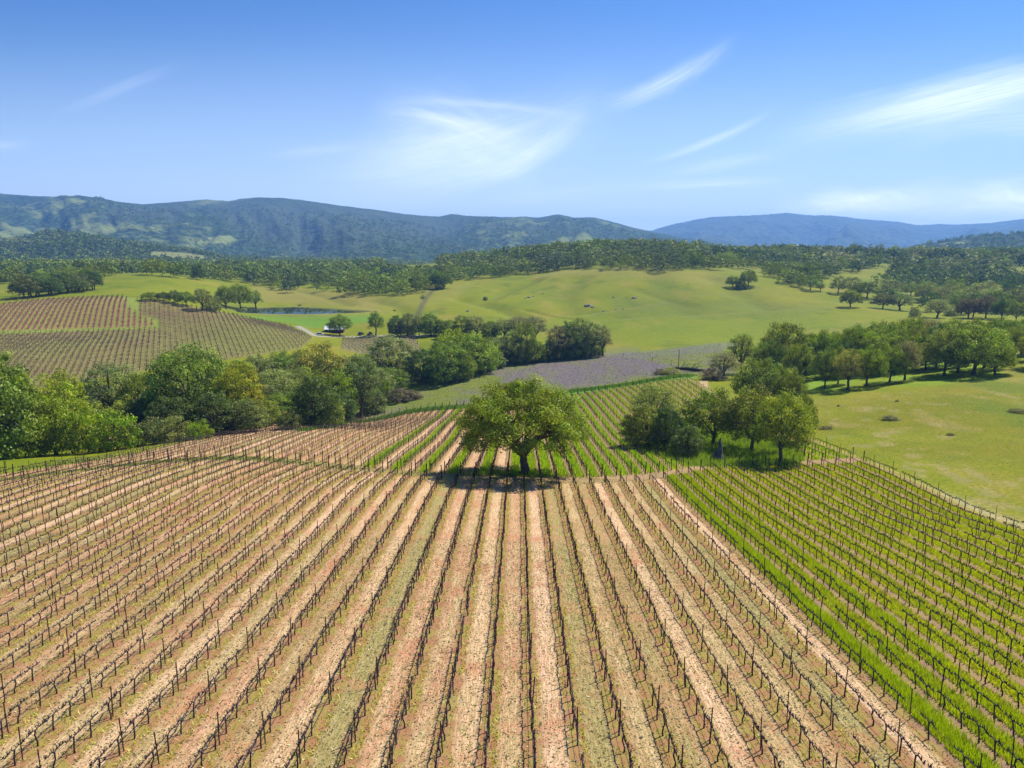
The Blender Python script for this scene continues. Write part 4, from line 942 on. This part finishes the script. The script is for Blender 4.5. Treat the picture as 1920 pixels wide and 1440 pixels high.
for r in range(-36, 25):
    X = ROW0 + ROWD * r; off = float(np.random.default_rng(500 + r).uniform(0, 6))
    Ys = np.arange(22, 245, 1.5) + off % 1.5; ok = in_vines(np.full(Ys.shape, X), Ys)
    miss = rng.uniform(size=Ys.size) < 0.05
    for k, Y in enumerate(Ys):
        if ok[k] and not miss[k]: vines.append((X + rng.normal() * .03, Y + rng.normal() * .06, r))
    Yp = np.arange(22, 245, 6.0) + off; okp = in_vines(np.full(Yp.shape, X), Yp)
    for k, Y in enumerate(Yp):
        if okp[k]: posts.append((X + 0.07, Y + .45, r))
    f = np.arange(20, 246, 0.5); o = in_vines(np.full(f.shape, X), f).astype(int); ch = np.where(np.diff(o) != 0)[0]
    for c_ in ch: ends.append((X, f[c_] + (0.1 if o[c_] == 0 else 0.4), r))
def screen(lst):
    A_ = np.array([(x, y) for x, y, r in lst]); Z = zq(A_[:, 0], A_[:, 1]); qx, qy, qw = proj(np.c_[A_, Z + 0.5]); return Z, qx, qy, qw
def pick(lst, n_):
    Z, qx, qy, qw = screen(lst); vis = (qx > -3) & (qx < 1923) & (qy < 1443); order = np.argsort(np.where(vis, qw, 1e9))[:n_]
    return Z, set(int(i) for i in order if vis[i])
def rank(lst, chosen):
    by = {}
    for i in chosen: by.setdefault(lst[i][2], []).append(i)
    rk = {}
    for r, ii in by.items():
        for k, i in enumerate(sorted(ii, key=lambda i: lst[i][1])): rk[i] = k + 1
    return rk
def slope_y(X, Y): return (zq(X, Y + 1) - zq(X, Y - 1)) / 2
Zv_, ch = pick(vines, 300); rk = rank(vines, ch)
mv = [[], []]
for i, (X, Y, r) in enumerate(vines):
    z = Zv_[i]; sl = float(slope_y(X, Y))
    if i in ch:
        mt, mc, _ = VT[rng.integers(7)]
        kind_ = 'grapevine over green cover crop' if r >= 9 else 'bare dark grapevine'
        o = link('grapevine', None, None, loc=(X, Y, z), label='%s, %s from the photo edge, %s' % (kind_, ORD[rk[i]], row_words(r)), cat='grapevine', group='bare grapevines on the trellis rows')
        o.rotation_euler = (math.atan(sl), 0, 0 if rng.random() < .5 else math.pi)
        if o.rotation_euler[2] != 0: o.rotation_euler[0] = -math.atan(sl)
        o.scale = (1, 1, rng.uniform(.92, 1.08))
        link('trunk', mt, None, o); link('cordon', mc, None, o)
    else: mv[0 if Y < 112 else 1].append((X, Y, z, sl))
def merge_rep(items, temps, shear=True, smooth=True):
    Vs, Fs, o = [], [], 0
    for it in items:
        X, Y, z, sl = it; v, f = temps[rng.integers(len(temps))]; s = 1 if rng.random() < .5 else -1
        w = v * np.array([1, s, rng.uniform(.92, 1.08)]); w[:, 2] += w[:, 1] * sl; Vs.append(w + np.array([X, Y, z])); Fs.append(f + o); o += len(v)
    return np.concatenate(Vs), np.concatenate(Fs)
me = mesh_np('grapevine_rows', *merge_rep(mv[0], [t_[2] for t_ in VT])); link('grapevine_rows', me, M_VINE, label='bare dark grapevines farther back in the nearer vineyard block', kind='stuff')
me = mesh_np('distant_grapevine_rows', *merge_rep(mv[1], VF)); link('distant_grapevine_rows', me, M_VINE, label='grapevine rows beyond the lone oak down to the meadow', kind='stuff')
Zp, chp = pick(posts, 300); rkp = rank(posts, chp); rest = []
for i, (X, Y, r) in enumerate(posts):
    if i in chp:
        o = link('trellis_post', MP, None, loc=(X, Y, Zp[i]), label='rusty dark trellis post, %s from the photo edge, %s' % (ORD[rkp[i]], row_words(r)), cat='post', group='steel posts of the vine trellis')
        o.rotation_euler = (rng.normal() * .02, rng.normal() * .025, rng.uniform(0, .3))
    else: rest.append((X, Y, Zp[i], 0.0))
me = mesh_np('distant_trellis_posts', *merge_rep(rest, [PG])); link('distant_trellis_posts', me, M_POST, label='trellis posts in the vine rows farther back', kind='stuff')
for X, Y, r in ends:
    z = float(zq(X, Y)); q = proj((X, Y, z + 1)); 
    if not (-5 < q[0] < 1925 and q[1] < 1445): continue
    hl = float(headland(X)); side = 'nearer side of the dirt track' if Y < hl and Y > hl - 8 else ('beyond the dirt track' if Y < hl + 8 and Y > hl else ('by the far meadow' if Y > 190 else 'by the oak clump'))
    o = link('end_post', ME_, None, loc=(X, Y, z), label='wooden end post %s, %s' % (side, row_words(r)), cat='post', group='end posts of the vine rows'); o.rotation_euler = (rng.normal() * .04, rng.normal() * .03, 0)
# irrigation hose and wires, one of each along every row of the nearer block
for r in range(-36, 25):
    X = ROW0 + ROWD * r; Y = np.arange(16, 124, 2.0); ok = in_vines(np.full(Y.shape, X), Y) & (Y < headland(X)); Y = Y[ok]
    if len(Y) < 3: continue
    Z = zq(np.full(Y.shape, X), Y); q = proj(np.stack([np.full(Y.shape, X), Y, Z], -1))
    if not np.any((q[0] > 0) & (q[0] < 1920) & (q[1] < 1440)): continue
    sag = np.abs(np.sin(Y * 0.9 + r)) * .05
    o = link('irrigation_hose', mesh_np('irrigation_hose', *tube(np.c_[np.full(Y.shape, X), Y, Z + .42 - sag], np.full(len(Y), .014), 4), True), M_HOSE, label='black irrigation hose strung low along the %s' % row_words(r), cat='hose', group='irrigation hoses along the vine rows')
    o = link('trellis_wire', mesh_np('trellis_wire', *tube(np.c_[np.full(Y.shape, X), Y, Z + .93], np.full(len(Y), .007), 3), True), M_WIRE, label='steel cordon wire along the %s' % row_words(r), cat='wire', group='wires of the vine trellis')

# the far vineyards on the left hill
dx, dy = math.sin(FRA), math.cos(FRA)
def far_rows(poly, sp_, step, y0, y1):
    out = []
    for k in range(-420, 420):
        c0 = k * sp_
        s = np.arange(150, 900, step); X = c0 * FRX + s * dx; Y = c0 * -FRY * -1 + s * dy
        X = c0 * math.cos(FRA) + s * dx; Y = -c0 * math.sin(FRA) + s * dy
        kk = (Y > y0) & (Y < y1); X, Y = X[kk], Y[kk]
        if not X.size: continue
        Z = zq(X, Y); qx, qy, _ = proj(np.stack([X, Y, Z], -1)); m = (poly_mask(qx, qy, poly, 0.3) > 0.5) & (qx > -60)
        out += [(a, b, c, 0.0) for a, b, c in zip(X[m], Y[m], Z[m])]
    return out
rotg = np.array([[math.cos(FRA), math.sin(FRA)], [-math.sin(FRA), math.cos(FRA)]])
def rot_geo(v): w = v.copy(); w[:, :2] = v[:, :2] @ np.array([[math.cos(-FRA), math.sin(-FRA)], [-math.sin(-FRA), math.cos(-FRA)]]); return w
fv = merge([tube([(0, 0, -.2), (0, 0, 1.0)], [.06, .06], 3), tube([(0, -1.2, .95), (0, 0, 1.05), (0, 1.2, .95)], [.09, .10, .09], 3)])
fp = merge([tube([(0, 0, -.2), (0, 0, 2.0)], [.09, .08], 3)])
fvr = (rot_geo(fv[0]), fv[1]); fpr = (rot_geo(fp[0]), fp[1])
f2 = far_rows(V2P, 2.4, 2.4, 240, 560); f1 = far_rows(V1P, FRD, 2.4, 330, 600); f3 = far_rows(V3P, 2.4, 2.4, 300, 480)
print('far vines', len(f1), len(f2), len(f3), 'vines', len(vines), 'posts', len(posts))
MFV = plain("far_vine_wood", (0.065, 0.042, 0.038), (0.10, 0.07, 0.06), 0.9, 1.0, 0.1)
me = mesh_np('hillside_grapevines', *merge_rep(f2 + f1 + f3, [fvr])); link('hillside_grapevines', me, MFV, label='rows of bare grapevines on the far left hillside', kind='stuff')
me = mesh_np('hillside_trellis_posts', *merge_rep((f2 + f1 + f3)[::3], [fpr])); link('hillside_trellis_posts', me, MFV, label='trellis posts of the far left hillside vineyards', kind='stuff')

# ------------------------------------------------------------------ grasses
def blades(name, X, Y, h, w, tone, label, lean=0.5, zoff=-0.03, mat=M_GRASS):
    n_ = len(X); Z = zq(X, Y) + zoff; a = rng.uniform(0, 6.28, n_); la = rng.uniform(0, 6.28, n_); ln = rng.uniform(0.1, 1, n_) * lean * h
    wx, wy = np.cos(a) * w / 2, np.sin(a) * w / 2
    v = np.stack([np.stack([X - wx, Y - wy, Z], -1), np.stack([X + wx, Y + wy, Z], -1), np.stack([X + np.cos(la) * ln, Y + np.sin(la) * ln, Z + h], -1)], 1).reshape(-1, 3)
    me = mesh_np(name, v, np.arange(len(v)).reshape(-1, 3)); attr(me, 'tone', tone, 'FLOAT_COLOR', 'FACE')
    return link(name, me, mat, label=label, kind='stuff')
def tones(n_, cols, var=0.25):
    c_ = np.array(cols)[rng.integers(0, len(cols), n_)]; return c_ * rng.uniform(1 - var, 1 + var, (n_, 1)) * rng.uniform(.92, 1.08, (n_, 3))
def strip_points(a0, a1, Y0, Y1, dens, wid, cen=0.0):
    Xs, Ys = [], []
    for a in range(a0, a1 + 1):
        n_ = int((Y1 - Y0) * wid * dens); xc = ROW0 + (a + .5) * ROWD + cen
        y = Y0 + (Y1 - Y0) * rng.uniform(size=n_) ** 1.15; x = xc + np.clip(rng.normal(size=n_) * wid * .36, -wid * .6, wid * .6); Xs.append(x); Ys.append(y)
    X = np.concatenate(Xs); Y = np.concatenate(Ys); Z = zq(X, Y); qx, qy, _ = proj(np.stack([X, Y, Z], -1))
    k = in_vines(X, Y) & (qx > -500) & (qx < 2600) & (qy < 1900); return X[k], Y[k]
# right block: first alley lush and tall, the others lower and yellower
X, Y = strip_points(9, 9, 24, 112, 240, 1.25); k = Y < headland(X); X, Y = X[k], Y[k]; x2, y2 = strip_points(10, 11, 24, 112, 95, 1.35); k = (y2 < headland(x2)) & (fbm(x2, y2 / 6, 2, 44) > -0.25); X = np.r_[X, x2[k]]; Y = np.r_[Y, y2[k]]
blades('lush_cover_crop', X, Y, rng.uniform(.35, .85, len(X)) * (0.85 + 0.3 * fbm(X, Y / 3, 2, 4)), rng.uniform(.04, .10, len(X)), tones(len(X), [(.40, .47, .010), (.48, .52, .012), (.33, .40, .010)]), 'tall vivid green cover crop in the first alley right of the bare soil')
X, Y = strip_points(10, 23, 26, 124, 118, 1.32); k = Y < headland(X); X, Y = X[k], Y[k]
al = alley(X); yl = (np.mod(al * 7, 3) == 1)
tn = tones(len(X), [(.42, .46, .012), (.49, .50, .015), (.56, .51, .02)]); tn[yl] = tones(int(yl.sum()), [(.46, .46, .02), (.50, .45, .03), (.36, .43, .02)])
blades('cover_crop', X, Y, rng.uniform(.16, .50, len(X)), rng.uniform(.06, .14, len(X)), tn, 'green and yellow cover crop between the vine rows at right')
def far_cover(a):
    X, Y = strip_points(a, a, 99, 242, 17, 1.25); k = Y > headland(X); return X[k], Y[k]
XY = [far_cover(a) for a in list(range(0, 24)) + [-11, -9, -7, -5, -3, -1]]; X = np.concatenate([q[0] for q in XY]); Y = np.concatenate([q[1] for q in XY])
near_t = Y < headland(X) + 22
hgt = np.where(near_t, rng.uniform(.35, .85, len(X)), rng.uniform(.22, .5, len(X)))
tn = tones(len(X), [(.31, .44, .02), (.37, .48, .02), (.40, .48, .025)]); rightish = X > 24; tn[rightish] = tones(int(rightish.sum()), [(.38, .48, .025), (.48, .50, .03), (.32, .45, .025)])
blades('green_alley_grass', X, Y, hgt, rng.uniform(.12, .28, len(X)), tn, 'bright green grass in the alleys beyond the dirt track')
# mown block: yellow tufts along the rows, straw lying in the alleys
X, Y = strip_points(-36, 8, 24, 108, 11, 1.0, ROWD / 2); k = Y < headland(X) + 30; X, Y = X[k], Y[k]
blades('dry_row_grass', X, Y, rng.uniform(.08, .28, len(X)), rng.uniform(.03, .09, len(X)), tones(len(X), [(.55, .44, .16), (.40, .35, .08), (.58, .46, .22), (.30, .32, .05), (.22,.18,.06)]), 'yellowing grass tufts at the foot of the bare vine rows', 1.6)
X, Y = strip_points(-36, 8, 24, 108, 34, 0.45, ROWD / 2 + 0.42); k = (Y < headland(X)) & (fbm(X / 1.2, Y / 5, 3, 12) > -0.12); X, Y = X[k], Y[k]
blades('yellow_row_grass', X, Y, rng.uniform(.10, .36, len(X)), rng.uniform(.04, .11, len(X)), tones(len(X), [(.66, .58, .12), (.54, .50, .08), (.74, .62, .22), (.40, .42, .05)]), 'straw yellow grass leaning out on the sunny side of the bare rows', 1.3)
X, Y = strip_points(-36, 8, 24, 100, 22, 0.7, ROWD / 2 - 0.5); k = (Y < headland(X)) & (fbm(X / 1.2, Y / 6, 3, 19) > 0.0); X, Y = X[k], Y[k]
blades('green_row_weeds', X, Y, rng.uniform(.05, .22, len(X)), rng.uniform(.05, .12, len(X)), tones(len(X), [(.30, .33, .05), (.22, .27, .04), (.40, .38, .08)]), 'low green weeds on the shaded side of the bare rows', 1.0)
X, Y = strip_points(-24, 8, 24, 70, 40, 1.7); k = Y < headland(X); X, Y = X[k], Y[k]
blades('mown_straw', X, Y, rng.uniform(.015, .09, len(X)), rng.uniform(.05, .16, len(X)), tones(len(X), [(.56, .48, .27), (.50, .40, .25), (.42, .38, .20), (.30, .31, .10), (.12, .11, .06), (.10, .08, .05)]), 'mown straw and clods lying in the bare alleys', 3.0, 0.0)
# uneven sward of meadow edges, headlands and the oak's foot
def poly_points(poly, n_):
    P_ = np.array(poly); a, b = P_.min(0), P_.max(0); q = rng.uniform(a, b, (n_ * 4, 2)); m = poly_mask(q[:, 0], q[:, 1], poly, .3) > .5; return q[m][:n_]
q = poly_points(grove, 26000)
blades('shaded_tall_grass', q[:, 0], q[:, 1], rng.uniform(.3, 1.0, len(q)), rng.uniform(.08, .2, len(q)), tones(len(q), [(.19, .27, .02), (.26, .33, .025), (.30, .35, .03)]), 'tall green grass under the clump of oaks inside the vines')
a = rng.uniform(0, 6.28, 5000); d_ = np.abs(rng.normal(size=5000)) * 4.5; X = P0[0] - 1 + np.cos(a) * d_ * 1.5; Y = P0[1] + np.sin(a) * d_ * .62; k = np.abs(Y - headland(X)) > 1.0
blades('oak_foot_grass', X[k], Y[k], rng.uniform(.15, .6, k.sum()), rng.uniform(.05, .14, k.sum()), tones(int(k.sum()), [(.14, .24, .02), (.22, .28, .04)]), 'green grass round the foot of the lone oak')
X = rng.uniform(-78, 60, 30000); Y = headland(X) + rng.normal(size=30000) * 1.6; k = (rng.uniform(size=30000) < np.clip(0.35 + (-X - 15) / 40 + fbm(X / 6, Y / 3, 2, 9), 0, 1)); X, Y = X[k], Y[k]
blades('headland_weeds', X, Y, rng.uniform(.08, .3, len(X)), rng.uniform(.05, .15, len(X)), tones(len(X), [(.22, .25, .05), (.33, .31, .09), (.16, .22, .03)]), 'weeds along the track between the vine blocks')
def pix_scatter(n_, poly, y0, y1, x0, x1):
    X = rng.uniform(x0, x1, n_); Y = rng.uniform(y0, y1, n_); Z = zq(X, Y); qx, qy, _ = proj(np.stack([X, Y, Z], -1)); k = poly_mask(qx, qy, poly, 4) > rng.uniform(size=n_); return X[k], Y[k]
X, Y = pix_scatter(90000, [(1500,745),(1700,735),(1960,720),(1960,1010),(1620,872),(1530,830)], 70, 235, 40, 190); k = fbm(X / 7, Y / 9, 4, 71) + rng.normal(size=len(X)) * .25 > 0.02; X, Y = X[k], Y[k]
blades('meadow_tufts', X, Y, rng.uniform(.03, .13, len(X)), rng.uniform(.12, .35, len(X)), tones(len(X), [(.19, .20, .01), (.26, .24, .02), (.34, .28, .09), (.12, .15, .01)], .35), 'uneven tufts of grass over the right meadow', 1.2)
X, Y = pix_scatter(70000, [(700,790),(780,750),(830,715),(950,685),(1120,668),(1350,645),(1385,700),(1310,704),(1180,718),(1080,731),(900,764)], 235, 420, -90, 140)
blades('meadow_flowers', X, Y, rng.uniform(.08, .28, len(X)), rng.uniform(.2, .5, len(X)), np.where((poly_mask(*proj(np.c_[X, Y, zq(X, Y)])[:2], [(930,700),(1000,682),(1100,668),(1185,660),(1240,676),(1275,694),(1230,704),(1140,716),(1075,730),(985,738),(935,728)], 14) + fbm(X / 9, Y / 12, 3, 31) * .5 + rng.normal(size=len(X)) * .15 > 0.5)[:, None], tones(len(X), [(.20, .155, .20), (.16, .13, .15), (.24, .20, .22)]), tones(len(X), [(.16, .19, .03), (.20, .20, .05), (.17, .15, .11)])), 'lilac wildflowers and grass of the low meadow', 1.0)
me_edges = wline([(560, 810), (640, 792), (760, 777), (880, 766), (1075, 736), (1200, 720), (1300, 706)])
E = []
for (ax_, ay_), (bx_, by_) in zip(me_edges[:-1], me_edges[1:]):
    t_ = rng.uniform(size=4200); E.append(np.c_[ax_ + (bx_ - ax_) * t_ + rng.normal(size=4200) * 1.0, ay_ + (by_ - ay_) * t_ + rng.normal(size=4200) * 1.8 + 4])
E = np.concatenate(E)
blades('field_edge_grass', E[:, 0], E[:, 1], rng.uniform(.3, .9, len(E)), rng.uniform(.15, .35, len(E)), tones(len(E), [(.13, .23, .02), (.18, .28, .03)]), 'rank green grass along the far end of the vine rows')
# ------------------------------------------------------------------ small things
def rock_mesh(seed, s):
    g = np.random.default_rng(seed); import bmesh
    bm = bmesh.new(); bmesh.ops.create_icosphere(bm, subdivisions=2, radius=1)
    for v in bm.verts:
        k = 1 + 0.28 * math.sin(v.co.x * 3 + seed) * math.cos(v.co.y * 2.6 + seed * 2) + g.uniform(-.1, .1)
        v.co = Vector((v.co.x * k * s * 1.2, v.co.y * k * s, max(v.co.z, -.35) * k * s * .6))
    me = bpy.data.meshes.new('rock'); bm.to_mesh(me); bm.free(); me.materials.append(M_ROCK); return me
for i, (x, y, w, lab) in enumerate([(992, 558, 7, 'left dark boulder of the trio on the grass hill'), (1000, 556, 5, 'middle dark boulder of the trio on the grass hill'), (985, 560, 4, 'smallest boulder of the trio on the grass hill'),
    (1017, 551, 4, 'small dark rock above the boulder trio on the hill'), (1103, 574, 12, 'pale flat rock outcrop in the middle of the hill'), (1112, 576, 7, 'small stone beside the pale rock outcrop'), (1150, 558, 5, 'dark rock high on the grass hill'),
    (1190, 559, 9, 'flat dark outcrop high right on the grass hill'), (877, 584, 8, 'brown rock low on the hill left of the gully'), (1132, 584, 5, 'first small stone in the line low on the hill'), (1155, 581, 4, 'second small stone in the line low on the hill'), (1168, 580, 4, 'third small stone in the line low on the hill'),
    (1290, 534, 4, 'small rock on the hill shoulder')]):
    P_ = hit(x, y); w_ = float(proj(P_)[2]); link('boulder', rock_mesh(i + 3, w / F * w_ * .5), None, loc=P_, label=lab, cat='rock', group='rocks on the green hill')

# weathered stump with its hollow snag
P_ = hit(1346, 862); g = np.random.default_rng(5)
root = link('tree_stump', None, None, loc=P_, label='grey weathered stump with a broken snag in front of the oak clump', cat='stump')
link('bole', mesh_np('bole', *merge([tube([(0, 0, -.4), (0, 0, .2), (.1, .05, .9), (.2, 0, 1.7), (.35, 0, 2.3)], [1.35, 1.1, .75, .6, .34], 9), tube([(-.5, 0, -.2), (-.75, .1, .5), (-.45, 0, 1.2)], [.5, .42, .2], 7), tube([(.3, -.2, -.2), (.75, -.3, .5), (.55, 0, 1.3)], [.4, .3, .15], 6)]), True), M_DEAD, root)
link('snag', mesh_np('snag', *merge([tube([(.25, 0, 1.9), (.32, 0, 2.7), (.2, .1, 3.4), (.3, 0, 4.0)], [.38, .3, .22, .1], 7), tube([(.2, .05, 3.2), (-.1, 0, 3.5)], [.12, .04], 5)]), True), M_DEAD, root)
# fallen tree by the end of the rows
P_ = hit(1285, 697); root = link('fallen_tree', None, None, loc=P_ + np.array([0, 0, .2]), label='dark fallen tree lying behind the far end posts', cat='fallen tree')
MF = plain('charred_bark', (0.03, 0.026, 0.022), (0.07, 0.06, 0.05), .95, 4, .1)
link('log', mesh_np('log', *tube([(-4.5, .6, 1.4), (-2, .3, 1.0), (1, 0, .9), (4, -.4, .6), (8, -.8, .3)], [.35, .5, .75, .65, .35], 8), True), MF, root)
bp = []
for i in range(12):
    x0 = g.uniform(-5, 5); bp.append(tube([(x0, 0, 1), (x0 + g.uniform(-1, 1.5), g.uniform(-1, 1), 2 + g.uniform(0, 1)), (x0 + g.uniform(-2, 2.5), g.uniform(-1.5, 1.5), g.uniform(2, 4.4))], [.16, .09, .03], 4))
link('dead_branches', mesh_np('dead_branches', *merge(bp), True), M_DEAD, root)
link('root_plate', rock_mesh(9, 1.3), None, root, loc=(9.4, -1, .5)).data.materials[0] = MF
# utility pole
P_ = hit(1272, 692); w_ = float(proj(P_)[2]); hP = 36 / F * w_
root = link('utility_pole', None, None, loc=P_, label='thin grey pole rising from the meadow behind the fallen tree', cat='pole')
link('shaft', mesh_np('shaft', *tube([(0, 0, -.5), (0, 0, hP)], [.17, .12], 8), True), M_DEAD, root)
link('pole_cap', mesh_np('pole_cap', *tube([(0, 0, hP - .1), (0, 0, hP + .1)], [.16, .05], 8), True), M_POST, root)
for x, y, h_, lab in [(1223, 678, 9, 'short marker post on the lilac meadow'), (1169, 668, 6, 'small stake at the upper edge of the lilac meadow')]:
    P_ = hit(x, y); w_ = float(proj(P_)[2]); link('marker_post', mesh_np('marker_post', *tube([(0, 0, -.3), (0, 0, h_ / F * w_)], [.1, .09], 6), True), M_POST, None, P_, lab, 'post')

# cabin beside the track
def paint(name, c, rough=.5, metal=0): return plain(name, c, tuple(x * .85 for x in c), rough, 3, .4, metal)
M_ROOF = paint('white_metal_roof', (.60, .62, .66), .5); M_WOOD = plain('dark_stained_wood', (.09, .04, .03), (.05, .03, .02), .8, 3); M_GLASS = paint('dark_glass', (.02, .03, .04), .1)
M_CREAM = paint('cream_render', (.55, .47, .38), .9); M_TILE = plain('clay_tile', (.35, .17, .11), (.25, .12, .08), .9, 2)
def gable(w, d, z0, z1, over=.5, th=.18):
    x = w / 2 + over; y = d / 2 + over; V_ = []
    pts_ = [(-x, -y, z0), (x, -y, z0), (x, 0, z1), (-x, 0, z1), (-x, y, z0), (x, y, z0)]
    V_ = np.array([(a, b, c) for a, b, c in pts_] + [(a, b, c - th) for a, b, c in pts_], float)
    F_ = np.array([(0, 1, 2, 3), (3, 2, 5, 4), (7, 6, 9, 8), (8, 9, 10, 11), (0, 6, 7, 1), (4, 5, 11, 10), (1, 7, 8, 2), (2, 8, 11, 5), (0, 3, 9, 6), (3, 4, 10, 9)]); return V_, F_
def building(name, P_, w, d, h, rise, wallm, roofm, label, cat, rot=0.0, wins=(), door=None, chimney=False, porch=False):
    root = link(name, None, None, loc=P_ - np.array([0, 0, .2]), label=label, cat=cat); root.rotation_euler = (0, 0, rot)
    v, f = box(-w / 2, w / 2, -d / 2, d / 2, 0, h); gv = np.array([(-w / 2, -d / 2, h), (-w / 2, d / 2, h), (-w / 2, 0, h + rise * .93), (w / 2, -d / 2, h), (w / 2, d / 2, h), (w / 2, 0, h + rise * .93)])
    me = bpy.data.meshes.new('wall'); me.from_pydata([tuple(q) for q in v] + [tuple(q) for q in gv], [], [tuple(int(k) for k in q) for q in f] + [(8, 9, 10), (11, 13, 12)]); me.update(); link('wall', me, wallm, root)
    rf = link('roof', mesh_np('roof', *gable(w, d, h - .05, h + rise)), roofm, root)
    if chimney: link('chimney', mesh_np('chimney', *box(w * .2, w * .2 + .9, -.3, .6, h + rise * .4, h + rise + .9)), wallm, rf)
    for wx, wz, ww, wh in wins:
        fr = link('window', mesh_np('window', *box(wx - ww / 2, wx + ww / 2, -d / 2 - .08, -d / 2 - .003, wz, wz + wh)), M_ROOF, root)
        link('pane', mesh_np('pane', *box(wx - ww / 2 + .1, wx + ww / 2 - .1, -d / 2 - .10, -d / 2 - .083, wz + .1, wz + wh - .1)), M_GLASS, fr)
    if door is not None:
        dr = link('door', mesh_np('door', *box(door - .5, door + .5, -d / 2 - .07, -d / 2 - .003, 0.1, 2.2)), M_WOOD, root)
        link('handle', mesh_np('handle', *box(door + .32, door + .4, -d / 2 - .12, -d / 2 - .073, 1.05, 1.15)), M_WIRE, dr)
    if porch:
        for s in (-1, 1): link('porch_post', mesh_np('porch_post', *box(s * w * .45 - .08, s * w * .45 + .08, -d / 2 - 1.6, -d / 2 - 1.44, 0, h * .88)), M_WOOD, root)
        link('porch_roof', mesh_np('porch_roof', np.array([(-w / 2, -d / 2 - 1.8, h * .88), (w / 2, -d / 2 - 1.8, h * .88), (w / 2, -d / 2 - .003, h * 1.02), (-w / 2, -d / 2 - .003, h * 1.02), (-w / 2, -d / 2 - 1.8, h * .88 - .1), (w / 2, -d / 2 - 1.8, h * .88 - .1), (w / 2, -d / 2 - .003, h * 1.02 - .1), (-w / 2, -d / 2 - .003, h * 1.02 - .1)], float), np.array([(0, 1, 2, 3), (7, 6, 5, 4), (0, 4, 5, 1), (1, 5, 6, 2), (2, 6, 7, 3), (3, 7, 4, 0)])), M_ROOF, root)
    return root
P_ = hit(628, 622.5); building('cabin', P_, 11.0, 5, 2.5, 1.4, M_WOOD, M_ROOF, 'small dark wooden cabin with white roof under a green oak', 'cabin', .06, wins=[(-3.8, 1.0, 1.3, 1.0), (3.6, 1.0, 1.3, 1.0)], door=.4, porch=True)
P_ = hit(60, 519); building('house', P_ , 16, 9, 4.5, 3.0, M_CREAM, M_TILE, 'cream house with clay roof among trees at the far left', 'house', .3, wins=[(-4.5, 1.4, 2, 1.5), (4.5, 1.4, 2, 1.5), (-1.8, 1.4, 1.6, 1.5)], door=1.6, chimney=True)
P_ = hit(84, 517); building('low_house', P_, 18, 8, 3.4, 1.4, M_WOOD, M_CREAM, 'low dark house half hidden right of the cream house', 'house', .1, wins=[(-5, 1.1, 2, 1.2), (4, 1.1, 2, 1.2)], door=-.5)

def vehicle(P_, c, label, L_=4.6, Wd=1.85, Ht=1.75, rot=0.0, bed=False):
    root = link('parked_car' if not bed else 'pickup_truck', None, None, loc=P_, label=label, cat='car' if not bed else 'pickup'); root.rotation_euler = (0, 0, rot)
    x = L_ / 2; y = Wd / 2
    sec = [(-x, .35, .95), (-x * .92, .3, 1.02), (-.1 * L_, .28, 1.05), (x * .6, .28, .98), (x * .95, .3, .85), (x, .4, .75)]
    V_ = []; F_ = []
    for (px_, z0, z1) in sec: V_ += [(px_, -y, z0), (px_, y, z0), (px_, y * .94, z1), (px_, -y * .94, z1)]
    for i in range(len(sec) - 1):
        a = i * 4
        for k in range(4): F_.append((a + k, a + (k + 1) % 4, a + 4 + (k + 1) % 4, a + 4 + k))
    e = (len(sec) - 1) * 4; F_ += [(0, 3, 2, 1), (e, e + 1, e + 2, e + 3)]
    link('body', mesh_np('body', np.array(V_, float), np.array(F_)), paint('car_paint', c, .3), root)
    x0, x1 = (-.38 * L_, .24 * L_) if not bed else (-.08 * L_, .24 * L_)
    cab = np.array([(x0, -y * .9, 1.0), (x1, -y * .9, 1.0), (x1, y * .9, 1.0), (x0, y * .9, 1.0), (x0 + .25, -y * .74, Ht), (x1 - .6, -y * .74, Ht), (x1 - .6, y * .74, Ht), (x0 + .25, y * .74, Ht)], float)
    gl = link('window', mesh_np('window', cab, np.array([(0, 1, 5, 4), (1, 2, 6, 5), (2, 3, 7, 6), (3, 0, 4, 7)])), M_GLASS, root)
    link('cab_roof', mesh_np('cab_roof', *box(x0 + .22, x1 - .57, -y * .76, y * .76, Ht + .002, Ht + .07)), paint('car_roof', c, .3), root)
    for sx in (-.31, .32):
        for s in (-1, 1):
            w = link('wheel', mesh_np('wheel', *tube([(sx * L_, s * (y - .22), .34), (sx * L_, s * (y + .02), .34)], [.34, .34], 14), True), M_HOSE, root)
            link('rim', mesh_np('rim', *tube([(sx * L_, s * (y + .005), .34), (sx * L_, s * (y + .04), .34)], [.2, .04], 10)), M_WIRE, w)
    for s in (-1, 1): link('headlight', mesh_np('headlight', *box(x - .02, x + .03, s * y * .7 - .18, s * y * .7 + .18, .62, .76)), M_ROOF, root)
    return root
vehicle(hit(600, 629), (.65, .66, .66), 'white vehicle parked by the track left of the cabin', rot=.5)
vehicle(hit(677, 628), (.03, .03, .035), 'dark vehicle parked on bare ground right of the cabin', rot=1.2)
vehicle(hit(694, 628), (.05, .025, .025), 'dark red pickup parked beside the dark vehicle', rot=1.3, bed=True)

# ------------------------------------------------------------------ the air
bm_, t, out = new_mat('haze_air'); v = t.node('ShaderNodeVolumePrincipled'); v.inputs['Color'].default_value = (0.23, 0.50, 1.0, 1)
v.inputs['Density'].default_value = 0.00012; v.inputs['Anisotropy'].default_value = 0.2; t.l.new(v.outputs[0], out.inputs['Volume'])
me = mesh_np('haze', *box(-11000, 11000, -3000, 10500, -160, 545)); link('haze', me, bm_, kind='stuff', label='pale blue air between the camera and the mountains')
